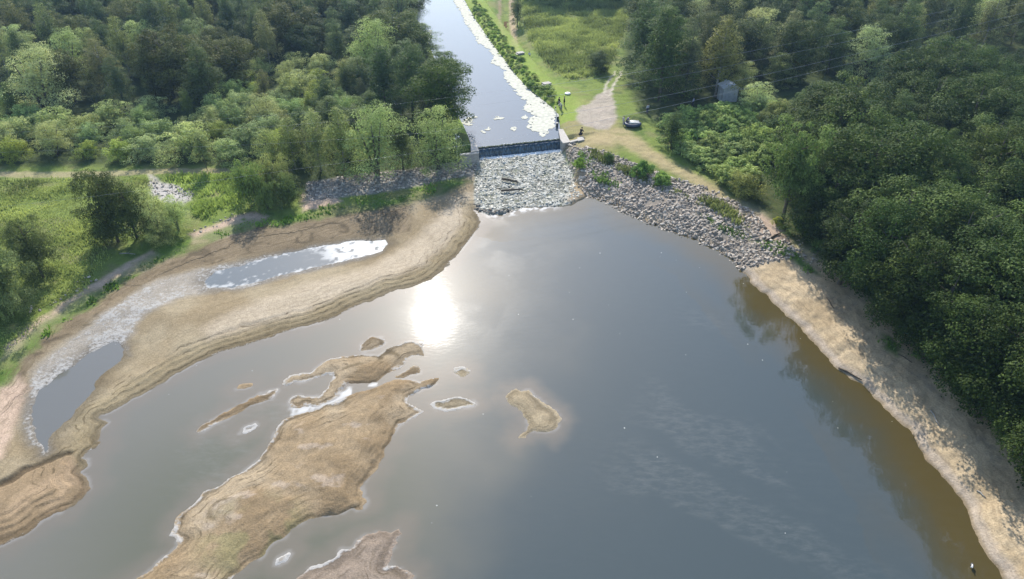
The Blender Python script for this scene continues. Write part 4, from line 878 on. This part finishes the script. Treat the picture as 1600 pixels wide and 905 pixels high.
# mossy tufted crest
rgc = random.Random(4); bm = bmesh.new(); s = 0.1
while s < WL:
    r = rgc.uniform(.12, .3); ellip(bm, Vector(wp(s, rgc.uniform(.05, .3), 1.93)) - weir.location, (r, r * .8, rgc.uniform(.05, .14)), 7, 5); s += r * rgc.uniform(.7, 1.5)
bm_obj('moss_crest', bm, MOSS, weir, True)
bm = bmesh.new(); s = .2
while s < WL:
    r = rgc.uniform(.05, .14); ellip(bm, Vector(wp(s, rgc.uniform(.42, .62), 1.93)) - weir.location, (r, r * .8, .05), 6, 4); s += rgc.uniform(.2, .7)
bm_obj('foam_line', bm, WHITE, weir, True)
bm = bmesh.new(); ns_ = 70
rows = [[bm.verts.new(Vector(wp(WL * i / ns_, nn_ + (rgc.uniform(-.22, .22)), zz + rgc.uniform(0, .06))) - weir.location) for nn_, zz in ((-.95, .50), (-1.2, .66), (-1.5, .72), (-1.9, .60), (-2.1, .35))] for i in range(ns_ + 1)]
for i in range(ns_):
    for j in range(4): bm.faces.new((rows[i][j], rows[i][j + 1], rows[i + 1][j + 1], rows[i + 1][j]))
bm_obj('foam', bm, mat_plain('white_foam', (.72, .73, .72), .6, .3, .12, 6, bump=.8), weir, True)
# abutments
def abut(name, poly, z0, z1, label, mat=CONCP):
    c = poly.mean(0); r = empty(name, (*c, z0)); tag(r, label, 'abutment'); bm = bmesh.new()
    lo = [bm.verts.new((p[0] - c[0], p[1] - c[1], 0)) for p in poly]; hi = [bm.verts.new((p[0] - c[0], p[1] - c[1], z1 - z0 - .14)) for p in poly]; n = len(poly)
    bm.faces.new(lo[::-1]); bm.faces.new(hi)
    for i in range(n): bm.faces.new((lo[i], lo[(i + 1) % n], hi[(i + 1) % n], hi[i]))
    bmesh.ops.recalc_face_normals(bm, faces=bm.faces[:]); bm_obj('wall', bm, CONC, r)
    bm = bmesh.new(); sc = 1.04
    lo = [bm.verts.new(((p[0] - c[0]) * sc, (p[1] - c[1]) * sc, z1 - z0 - .14)) for p in poly]; hi = [bm.verts.new(((p[0] - c[0]) * sc, (p[1] - c[1]) * sc, z1 - z0)) for p in poly]
    bm.faces.new(lo[::-1]); bm.faces.new(hi)
    for i in range(n): bm.faces.new((lo[i], lo[(i + 1) % n], hi[(i + 1) % n], hi[i]))
    bmesh.ops.recalc_face_normals(bm, faces=bm.faces[:]); bm_obj('cap_slab', bm, mat, r); return r
a0 = np.array(P(747, 233, 2.6)); abut('weir_abutment', PP([(735,214),(741,214),(748,233),(736,235)], 2.62), .1, 2.4, 'pale concrete abutment at the left end of the weir')
abut('weir_abutment', PP([(719,238),(748,234.5),(748,237),(719,240.5)], 2.5), .1, 2.25, 'grey concrete wing wall running left from the weir')
abut('weir_abutment', PP([(873,200),(880,200),(891,219),(880,221),(876,216)], 2.62), .1, 2.35, 'pale concrete abutment at the right end of the weir')
abut('weir_abutment', PP([(891,220),(903,217),(904,219),(891,222.5)], 2.5), .3, 2.5, 'short concrete wing wall right of the weir')
abut('concrete_slab', PP([(902,216),(911,214),(913,219),(903,221)], 2.45), 2.0, 2.55, 'grey concrete slab beside the crouching black figure')

# drift wood
def log(p0, p1, r, label, mat=WOOD, lift=.12):
    z0 = float(ground_z(*p0)); z1 = float(ground_z(*p1)); bm = bmesh.new(); c = Vector((p0[0], p0[1], z0)); q = Vector((p1[0], p1[1], z1)) - c
    tube(bm, [Vector((0, 0, lift)), q * .35 + Vector((.05, .05, lift + .05)), q * .7 + Vector((-.04, .06, lift + .03)), q + Vector((0, 0, lift))], [r, r * .95, r * .8, r * .55], 10)
    tube(bm, [q * .5 + Vector((0, 0, lift)), q * .58 + Vector((.1, .25, lift + .25))], [r * .4, r * .15], 6)
    o = bm_obj('driftwood_log', bm, mat, None, True); o.location = c; tag(o, label, 'log')
log(P(784, 281, .4), P(809, 285, .4), .2, 'dark log lying across the upper part of the rocky ramp', lift=.4)
log(P(783, 301, .25), P(817, 298, .25), .17, 'second dark log lower on the rocky ramp', lift=.38)
log(P(1198, 371, 2.3), P(1220, 362, 2.4), .16, 'dark log at the sandy end of the embankment track')
log(P(183, 386, 1.6), P(208, 389, 1.4), .07, 'thin bleached stick on the bank below the meadow clump', BARKP, .06)
log(P(1312, 570, .6), P(1348, 590, .6), .10, 'dark branch washed up along the beach')
for q0, q1, dsc in (((1400, 560), (1422, 574), 'thin dark branch lying in the shade on the middle of the beach'), ((1455, 640), (1470, 662), 'pale stranded stick on the sand below the middle oaks'), ((1290, 470), (1302, 486), 'short dark branch near the rubble end of the beach'), ((1530, 760), (1544, 772), 'stranded stick on the sand at the lower end of the beach')):
    log(P(*q0, 1.2), P(*q1, 1.2), .06, dsc, BARKP if 'stick' in dsc else WOOD, .06)
log(P(400, 358, .6), P(416, 356, .6), .06, 'short dead branch at the edge of the dark mud')

# ------------------------------------------------------------------ floating scum mats
ALG = mat_plain('algae', (.50, .49, .41), .9, .05, .2, 1.6, bump=.6)
def matpatch(poly, label, name='algae_mat', z=1.915, seed=0, group='white scum mats on the channel', thr=.40, grow=0.):
    lo, hi = poly.min(0) - .6, poly.max(0) + .6; st = .14
    gx = np.arange(lo[0], hi[0], st); gy = np.arange(lo[1], hi[1], st); A, B = np.meshgrid(gx, gy); a, b = A.ravel(), B.ravel()
    d = sdist(a + (fbm(a / .9, b / .9, seed, 3) - .5) * 1.3, b + (fbm(a / .9, b / .9, seed + 5, 3) - .5) * 1.3, poly, 2)
    hole = fbm(a / .55, b / .55, seed + 9, 3)
    okv = (d > -grow) & (hole - .10 * ss(1.2, 0, d) + .06 * ss(0, 2, d) > thr - .13)
    zz = z + .02 + .05 * ss(0, .5, d) * hole
    idx = (np.arange(len(gy) - 1)[:, None] * len(gx) + np.arange(len(gx) - 1)[None, :]).ravel(); q = np.stack([idx, idx + 1, idx + len(gx) + 1, idx + len(gx)], 1)
    q = q[okv[q].all(1)]
    if not len(q): return
    u, inv = np.unique(q, return_inverse=True); f = inv.reshape(-1, 4); v = np.stack([a[u], b[u], zz[u]], 1)
    comp = np.arange(len(v))
    while True:                                   # join the cells that touch into one mat each
        m_ = comp[f].min(1); c2 = comp.copy(); np.minimum.at(c2, f.ravel(), np.repeat(m_, 4)); c2 = c2[c2]
        if (c2 == comp).all(): break
        comp = c2
    fc = comp[f[:, 0]]; ids, cnt = np.unique(fc, return_counts=True); order = ids[np.argsort(-cnt)]; cs_ = np.sort(cnt)[::-1]
    for rank, ci in enumerate(order):
        if rank and cs_[rank] < 24: break
        uu, iv = np.unique(f[fc == ci], return_inverse=True); ff = iv.reshape(-1, 4); vv = v[uu]; n = len(vv)
        vb = vv.copy(); vb[:, 2] = z - .03; c = vv.mean(0); c[2] = z
        o = mesh_np(name, np.vstack([vv, vb]) - c, np.vstack([ff, ff[:, ::-1] + n]), ALG, True); o.location = c
        if rank == 0: tag(o, label, 'scum mat', group)
        else: tag(o, 'small loose piece broken off the ' + label.replace('small ', '').replace('against the left', 'at the left').replace(' above the weir', '').replace(' of the weir crest', ''), 'scum mat', group + ', loose pieces')
matpatch(PP([(708,0),(719,17),(729,37),(740,52),(748,67),(764,77),(772,87),(768,98),(790,110),(788,122),(800,132),(810,148),(823,160),(818,172),(838,180),(826,190),(825,200),(840,206),(850,215),(856,202),(868,198),(862,190),(874,178),(860,168),(842,153),(822,137),(806,120),(790,98),(772,75),(756,52),(741,30),(731,13),(724,0),(720,-25),(708,-25)], 1.9), 'long white scum mat along the right channel bank', seed=1, thr=.27, grow=.25)
matpatch(PP([(719,190),(730,184),(747,181),(748,184),(736,190),(744,192),(735,198),(727,197),(722,194)], 1.9), 'white scum mat against the left channel bank near the weir', seed=2)
matpatch(PP([(768,184),(778,182.5),(788,184),(786,187),(772,187.5)], 1.9), 'slender white scum mat, second from the left above the weir', seed=3, thr=.34)
matpatch(PP([(752,205),(758,200),(762,196),(766,201),(762,208),(756,208)], 1.9), 'ragged white scum mat nearest the left part of the weir crest', seed=4, thr=.34)
matpatch(PP([(811,183),(822,179),(825,184),(819,189)], 1.9), 'small white scum mat closest to the long one', seed=5, thr=.34)
matpatch(PP([(798,200),(808,197.5),(810,203),(803,207)], 1.9), 'small white scum mat in the middle above the weir', seed=6, thr=.34)
matpatch(PP([(657,48),(675,47),(674,60),(668,70),(660,62)], 1.9), 'white scum mat under the trees at the far left channel bank', seed=7)

# ------------------------------------------------------------------ hut, pole, cabinet, outlets
HUTM = mat_plain('hut_render', (.42, .43, .45), .85, .2, .15, 2); HUTR = mat_plain('hut_roof', (.5, .51, .53), .7, .3, .2, 3)
hx, hy = P(1135, 157, 2.6); hz = float(ground_z(hx, hy))
hut = empty('hut', (hx, hy, hz - .1), R(8)); tag(hut, 'small grey windowless hut with a pitched roof at the edge of the wood', 'hut')
bm = bmesh.new(); add_box(bm, (0, 0, 1.35), (2.9, 2.6, 2.7)); bm_obj('wall', bm, HUTM, hut)
bm = bmesh.new(); prof = [(-1.65, 2.64), (0, 3.35), (1.65, 2.64), (1.65, 2.76), (0, 3.49), (-1.65, 2.76)]
f0 = [bm.verts.new((a, -1.5, b)) for a, b in prof]; f1 = [bm.verts.new((a, 1.5, b)) for a, b in prof]
bm.faces.new(f0); bm.faces.new(f1[::-1])
for i in range(6): bm.faces.new((f0[i], f1[i], f1[(i + 1) % 6], f0[(i + 1) % 6]))
bmesh.ops.recalc_face_normals(bm, faces=bm.faces[:]); bm_obj('roof', bm, HUTR, hut)
bm = bmesh.new(); v = [bm.verts.new(p) for p in ((-1.45, -1.3, 2.7), (1.45, -1.3, 2.7), (0, -1.3, 3.33), (-1.45, 1.3, 2.7), (1.45, 1.3, 2.7), (0, 1.3, 3.33))]
bm.faces.new(v[:3]); bm.faces.new(v[3:][::-1]); bm.faces.new((v[0], v[3], v[4], v[1])); bm_obj('gable', bm, HUTM, hut)
bm = bmesh.new(); add_box(bm, (-1.47, -.2, 1.0), (.05, .95, 1.95), 0, .01); bm_obj('door', bm, mat_plain('hut_door', (.5, .53, .57), .5, .4), hut)
gx_, gy_ = P(714, 236, 2.4); gz_ = float(ground_z(gx_, gy_))
gp_ = empty('gauge_mast', (gx_, gy_, gz_)); tag(gp_, 'thin mast with small white sensors beside the willow at the weir', 'mast')
bm = bmesh.new(); tube(bm, [(0, 0, -.3), (0, 0, 4.6)], [.05, .04], 8); bm_obj('pole', bm, mat_plain('galvanised', (.5, .5, .5), .5, .5), gp_)
bm = bmesh.new(); tube(bm, [(-.35, 0, 4.1), (.5, 0, 4.15)], [.025, .025], 6); bm_obj('arm', bm, WHITE, gp_)
for px_, pz_ in ((-.2, 3.95), (.35, 4.35), (-.1, 4.8)):
    bm = bmesh.new(); ellip(bm, (px_, 0, pz_), (.17, .15, .12), 10, 7); bm_obj('sensor', bm, WHITE, gp_, True)
cx_, cy_ = P(711, 192, 2.4); cz_ = float(ground_z(cx_, cy_)); cz_ = max(cz_, 2.)
cb = empty('control_cabinet', (cx_, cy_, cz_), R(-5)); tag(cb, 'dark teal control cabinet on legs at the left channel bank', 'cabinet')
bm = bmesh.new(); add_box(bm, (0, 0, 1.0), (1.1, .7, .95), 0, .03); bm_obj('body', bm, mat_plain('teal_paint', (.05, .085, .10), .5, .4, .1), cb)
bm = bmesh.new(); add_box(bm, (0, 0, 1.51), (1.25, .85, .07), 0, .01); bm_obj('lid', bm, mat_plain('teal_lid', (.08, .13, .16), .45, .4, .1), cb)
for sx_ in (-.45, .45):
    bm = bmesh.new(); tube(bm, [(sx_, 0, -.2), (sx_, 0, .53)], [.05, .05], 6); bm_obj('leg', bm, DARKM, cb)
for k, (u_, v_) in enumerate(((813, 85), (854, 133))):
    ox, oy = P(u_, v_, 2.5); oz = float(ground_z(ox, oy)); r = empty('outlet_headwall', (ox, oy, oz), R(28))
    tag(r, ('far' if k == 0 else 'near') + ' concrete outlet slab on the right channel bank, ' + ('beside the walker in white' if k == 0 else 'above the round white lid'), 'outlet')
    bm = bmesh.new(); add_box(bm, (0, 0, .3), (1.7, 1.3, .22), 0, .03); bm_obj('slab', bm, CONCP, r)
    bm = bmesh.new(); add_box(bm, (0, 0, .03), (1.35, 1.1, .5), 0, .02); bm_obj('wall', bm, CONC, r)
    bm = bmesh.new()
    for j in range(5): add_box(bm, (-1.05 - j * .36, -.25, .12 - j * .12), (.34, 1.0, .2), 0, .01)
    bm_obj('step', bm, CONCP, r)
dx_, dy_ = P(887, 147, 2.6); dz_ = float(ground_z(dx_, dy_)); r = empty('manhole_dome', (dx_, dy_, dz_)); tag(r, 'round white domed shaft lid on the grass by the channel', 'shaft cover')
bm = bmesh.new(); tube(bm, [(0, 0, -.2), (0, 0, .12), (0, 0, .16)], [.55, .55, .60], 24); bm_obj('ring', bm, CONCP, r)
bm = bmesh.new(); ellip(bm, (0, 0, .16), (.60, .60, .22), 24, 8); bm_obj('lid', bm, WHITE, r, True)
for k, (u_, v_) in enumerate(((871.5, 183), (870.5, 193.5))):
    bx_, by_ = P(u_, v_, 2.4); r = empty('sluice_post', (bx_, by_, 1.9)); tag(r, ('farther' if k == 0 else 'nearer') + ' black post box on the right channel wall above the weir', 'post')
    bm = bmesh.new(); add_box(bm, (0, 0, .25), (.34, .5, .75), R(8), .03); bm_obj('post', bm, DARKM, r)
    bm = bmesh.new(); add_box(bm, (0, 0, .66), (.42, .6, .06), R(8), .01); bm_obj('cap', bm, mat_plain('dark_cap', (.06, .07, .075), .5), r)

# boat under its sheet
bx_, by_ = P(988, 199, 2.5); bz_ = float(ground_z(bx_, by_)); boat = empty('dinghy', (bx_, by_, bz_), R(-6)); tag(boat, 'dark blue rounded dinghy half covered by a white sheet, parked on the grass', 'boat')
NAVY = mat_plain('navy_rubber', (.025, .04, .075), .45, .4, .2, 3); bm = bmesh.new()
ringp = []
for k in range(41):
    a = 2 * math.pi * k / 40; ringp.append((1.28 * math.cos(a), .86 * math.sin(a), .42 + .07 * math.cos(a) ** 2))
prev = None; rings = []
for k in range(40):
    a = 2 * math.pi * k / 40; c = Vector(ringp[k]); rad = Vector((math.cos(a) / 1.28, math.sin(a) / .86, 0)).normalized()
    rings.append([bm.verts.new(c + rad * .27 * math.cos(t) + Vector((0, 0, .27 * math.sin(t)))) for t in [2 * math.pi * j / 12 for j in range(12)]])
for k in range(40):
    for j in range(12): bm.faces.new((rings[k][j], rings[(k + 1) % 40][j], rings[(k + 1) % 40][(j + 1) % 12], rings[k][(j + 1) % 12]))
bm_obj('tube', bm, NAVY, boat, True)
bm = bmesh.new(); ellip(bm, (0, 0, .36), (1.22, .80, .34), 28, 12); bm_obj('hull', bm, DARKM, boat, True)
bm = bmesh.new(); g = 14; gr = [[bm.verts.new((-.62 + 1.72 * i / g, -.62 + 1.55 * j / g, .86 + .10 * math.sin(math.pi * i / g) * math.sin(math.pi * j / g) + random.uniform(-.012, .012) - .22 * max(0, j / g - .85) / .15 - (.16 if j == 0 else 0))) for j in range(g + 1)] for i in range(g + 1)]
for i in range(g):
    for j in range(g): bm.faces.new((gr[i][j], gr[i + 1][j], gr[i + 1][j + 1], gr[i][j + 1]))
bmesh.ops.solidify(bm, geom=bm.faces[:], thickness=.03); bm_obj('sheet', bm, WHITE, boat, True)

# ------------------------------------------------------------------ people
SKIN = mat_plain('skin', (.45, .28, .20), .6, .3, .06, 8); HAIRM = mat_plain('hair', (.04, .028, .02), .6, .3, .2, 20)
def skin_body(name, J, E, mat, parent, root=0, sub=1):
    me = bpy.data.meshes.new(name); keys = list(J); ix = {k: i for i, k in enumerate(keys)}
    me.from_pydata([J[k][0] for k in keys], [(ix[a], ix[b]) for a, b in E], []); me.materials.append(mat)
    o = link_obj(name, me, parent); md = o.modifiers.new('Skin', 'SKIN'); md.use_smooth_shade = True
    lay_ = me.skin_vertices[0].data if me.skin_vertices else None
    if lay_:
        for i, k in enumerate(keys): lay_[i].radius = (J[k][1], J[k][1] * J[k][2] if len(J[k]) > 2 else J[k][1])
        lay_[root].use_root = True
    s = o.modifiers.new('Subsurf', 'SUBSURF'); s.levels = sub; s.render_levels = sub
    return o
def person(u, v, z, face, label, shirt, trousers, pose='stand', hair=(.04, .03, .02), scale=1.0):
    px_, py_ = P(u, v, z); pz = float(ground_z(px_, py_)); r = empty('person', (px_, py_, pz), face); r.scale = (scale,) * 3
    tag(r, label, 'person')
    if pose == 'crouch':
        pel = (0, -.12, .32); sp_ = (0, .08, .62); ch_ = (0, .2, .82); nk = (0, .27, .98); hd = (0, .33, 1.10)
        kn = lambda s: (s * .17, .28, .48); an = lambda s: (s * .14, .02, .09); ft = lambda s: (s * .15, .2, .04)
        el = lambda s: (s * .28, .36, .66); wr = lambda s: (s * .16, .52, .55)
    else:
        w = .16 if pose == 'walk' else 0
        pel = (0, 0, .95); sp_ = (0, .01, 1.15); ch_ = (0, 0, 1.36); nk = (0, .0, 1.52); hd = (0, .02, 1.64)
        kn = lambda s: (s * .11, .03 + s * w * .6, .52); an = lambda s: (s * .12, -.02 + s * w, .10); ft = lambda s: (s * .13, .14 + s * w, .04)
        if pose == 'bent': sp_ = (0, .1, 1.12); ch_ = (0, .28, 1.26); nk = (0, .40, 1.36); hd = (0, .5, 1.42)
        el = lambda s: (s * .29, -.02 - s * w * .5 + (.25 if pose == 'bent' else 0), 1.14); wr = lambda s: (s * .27, .12 - s * w + (.35 if pose == 'bent' else 0), .92)
    sh = lambda s: (ch_[0] + s * .18, ch_[1], ch_[2] + .07)
    J = {'pel': (pel, .13, .8), 'sp': (sp_, .12, .8), 'ch': (ch_, .145, .75), 'nk': (nk, .055), 'hd': (hd, .095), 'tp': ((hd[0], hd[1], hd[2] + .10), .07)}
    E = [('pel', 'sp'), ('sp', 'ch'), ('ch', 'nk'), ('nk', 'hd'), ('hd', 'tp')]
    for s, t in ((-1, 'l'), (1, 'r')):
        hp = (pel[0] + s * .10, pel[1], pel[2] - .04)
        J.update({'hp' + t: (hp, .10), 'kn' + t: (kn(s), .065), 'an' + t: (an(s), .045), 'ft' + t: (ft(s), .04), 'sh' + t: (sh(s), .07), 'el' + t: (el(s), .045), 'wr' + t: (wr(s), .032)})
        wv_ = Vector(wr(s)); dv = (wv_ - Vector(el(s))).normalized(); J['hn' + t] = (tuple(wv_ + dv * .09), .035)
        E += [('pel', 'hp' + t), ('hp' + t, 'kn' + t), ('kn' + t, 'an' + t), ('an' + t, 'ft' + t), ('ch', 'sh' + t), ('sh' + t, 'el' + t), ('el' + t, 'wr' + t), ('wr' + t, 'hn' + t)]
        for q in range(4):
            fq = wv_ + dv * (.17 + .012 * (q in (1, 2))) + Vector((0, (q - 1.5) * .02, 0)); J[f'f{q}{t}'] = (tuple(fq), .009); E.append(('hn' + t, f'f{q}{t}'))
    skin_body('body', J, E, SKIN, r)
    sm = mat_plain('shirt_cloth', shirt, .85, .2, .1, 12); tm_ = mat_plain('trouser_cloth', trousers, .85, .2, .1, 12)
    up_ = lambda k, a: (J[k][0], J[k][1] + a, .8 if k in ('pel', 'sp', 'ch') else 1)
    JT = {k: up_(k, .03) for k in ('pel', 'sp', 'ch')}; ET = [('pel', 'sp'), ('sp', 'ch')]
    JL = {'pel': (pel, .15, .85)}; EL = []
    for t in 'lr':
        JT['sh' + t] = up_('sh' + t, .03); JT['el' + t] = up_('el' + t, .025); JT['wr' + t] = up_('wr' + t, .02); ET += [('ch', 'sh' + t), ('sh' + t, 'el' + t), ('el' + t, 'wr' + t)]
        JL['hp' + t] = up_('hp' + t, .03); JL['kn' + t] = up_('kn' + t, .035); JL['an' + t] = up_('an' + t, .03); EL += [('pel', 'hp' + t), ('hp' + t, 'kn' + t), ('kn' + t, 'an' + t)]
    skin_body('shirt', JT, ET, sm, r); skin_body('trousers', JL, EL, tm_, r)
    bm = bmesh.new(); ellip(bm, (hd[0], hd[1] - .02, hd[2] + .075), (.105, .118, .105), 12, 8); bm_obj('hair', bm, mat_plain('hair', hair, .6, .3, .2, 20), r, True)
    bm = bmesh.new(); ellip(bm, (hd[0], hd[1] + .105, hd[2] + .02), (.018, .03, .025), 6, 5)
    for s in (-1, 1): ellip(bm, (hd[0] + s * .036, hd[1] + .088, hd[2] + .04), (.014, .01, .01), 6, 5); ellip(bm, (hd[0] + s * .098, hd[1], hd[2] + .02), (.015, .025, .035), 6, 5)
    bm_obj('face', bm, SKIN, r, True)
    return r
BLK = (.015, .015, .02)
person(881.5, 166, 2.5, R(90), 'person in black standing apart on the dry grass by the channel', BLK, BLK)
person(873.5, 166, 2.5, R(-60), 'person in a black top beside the cycle frame on the channel bank', BLK, (.18, .18, .19))
person(877, 171, 2.5, R(120), 'person in a white shirt and grey trousers among the black clad people', (.6, .6, .6), (.22, .22, .23), pose='bent')
person(827, 84, 2.5, R(200), 'person in a white shirt walking along the mown channel bank', (.65, .65, .63), (.02, .025, .03), pose='walk')
person(907, 211, 2.5, R(-40), 'person in black crouching beside the concrete slab', BLK, (.02, .02, .025), pose='crouch', scale=1.15)
person(973.5, 197, 2.5, R(-70), 'person in a pale shirt and light trousers at the end of the dinghy', (.5, .45, .46), (.4, .38, .35))
person(978.5, 197, 2.5, R(-90), 'person in a violet grey top leaning over the covered dinghy', (.16, .14, .25), BLK, pose='bent')
person(1011, 179, 2.5, R(30), 'person in a light top standing in the shade by the thicket', (.42, .45, .5), (.05, .06, .09))
person(1082, 168, 2.5, R(60), 'person in a bluish top at the path toward the grey hut', (.35, .38, .5), (.05, .05, .06))
# bicycle-like tripod stand beside the group
tx, ty = P(868, 172, 2.4); tz = float(ground_z(tx, ty)); r = empty('tripod', (tx, ty, tz)); tag(r, 'grey survey tripod beside the people on the channel bank', 'tripod')
for k in range(3):
    a = k * 2.094 + .4; bm = bmesh.new(); tube(bm, [(math.cos(a) * .5, math.sin(a) * .5, 0), (0, 0, 1.25)], [.03, .03], 6); bm_obj('leg', bm, mat_plain('aluminium', (.55, .55, .55), .4, .5), r)
bm = bmesh.new(); add_box(bm, (0, 0, 1.36), (.22, .26, .26), 0, .03); bm_obj('head', bm, DARKM, r)

# wading bird
wx_, wy0 = P(1517, 887, .0); bird = empty('wading_bird', (wx_, wy0, 0.0), R(150)); tag(bird, 'small black and white bird standing in the shallow water by the beach', 'bird')
bm = bmesh.new(); ellip(bm, (0, 0, .22), (.10, .19, .10), 14, 10); ellip(bm, (0, .17, .36), (.05, .055, .05), 10, 8); tube(bm, [(0, .12, .26), (0, .16, .34)], [.06, .04], 8); tube(bm, [(0, .21, .36), (0, .32, .34)], [.016, .004], 6)
tube(bm, [(-.04, 0, .16), (-.04, 0, -.05)], [.012, .01], 6); tube(bm, [(.04, 0, .16), (.04, 0, -.05)], [.012, .01], 6); bm_obj('body', bm, mat_plain('white_feather', (.7, .68, .65), .8), bird, True)
bm = bmesh.new(); ellip(bm, (-.07, -.05, .25), (.045, .17, .08), 10, 8); ellip(bm, (.07, -.05, .25), (.045, .17, .08), 10, 8); ellip(bm, (0, -.22, .24), (.05, .09, .03), 8, 6); bm_obj('wing', bm, DARKM, bird, True)

# ------------------------------------------------------------------ overhead wires
WIRE = mat_plain('wire', (.32, .33, .35), .4, .5, 0, metallic=.6)
def wire(ps, label):
    pts = []
    for (u, v, z) in ps: pts.append(Vector((*P(u, v, z), z)))
    fine = []
    for i in range(len(pts) - 1):
        p0 = pts[max(i - 1, 0)]; p1 = pts[i]; p2 = pts[i + 1]; p3 = pts[min(i + 2, len(pts) - 1)]
        for k in range(10):
            t = k / 10; fine.append(.5 * ((2 * p1) + (p2 - p0) * t + (2 * p0 - 5 * p1 + 4 * p2 - p3) * t * t + (3 * p1 - p0 - 3 * p2 + p3) * t ** 3))
    fine.append(pts[-1]); bm = bmesh.new(); tube(bm, fine, [.017 if p.x > 5 else .007 for p in fine], 6); o = bm_obj('power_line', bm, WIRE, None, True); tag(o, label, 'power line', 'overhead wires')
wire([(1700, 10, 13), (1577, 39, 12), (1300, 106, 11), (1000, 176, 10), (720, 228, 9.5), (452, 266, 9.5), (200, 300, 10), (-100, 335, 11)], 'nearest overhead wire, running down to the rubble bank trees at the left')
wire([(1700, -5, 13), (1544, 34, 12), (1300, 93, 11), (1000, 157, 10), (720, 201, 9.5), (470, 222, 9.5), (230, 232, 10), (60, 236, 10.5), (-150, 246, 11)], 'second nearest overhead wire, crossing in front of the hut')
wire([(1720, -22, 13), (1532, 19, 12), (1300, 70, 11), (1000, 129, 10), (760, 163, 9.5), (520, 190, 9.5), (300, 205, 10), (-100, 228, 11)], 'third overhead wire, passing above the hut roof')
wire([(1700, -30, 14), (1500, 12, 13), (1300, 55, 12), (1000, 112, 11), (760, 145, 10.5), (480, 176, 10.5), (-100, 215, 12)], 'farthest and faintest overhead wire above the wood')

# ------------------------------------------------------------------ summer haze
HAZE = 0.00018
m, nt, N, K = newmat('haze_air'); out = N('ShaderNodeOutputMaterial'); pv = N('ShaderNodeVolumePrincipled')
pv.inputs['Color'].default_value = (.42, .66, 1.0, 1); pv.inputs['Density'].default_value = HAZE; pv.inputs['Anisotropy'].default_value = .35
K(pv.outputs[0], out.inputs['Volume'])
bm = bmesh.new(); add_box(bm, (0, 0, 25), (15000, 15000, 60)); o = bm_obj('haze', bm, m); tag(o, 'thin bluish summer haze over the whole valley', 'haze', None, 'stuff')
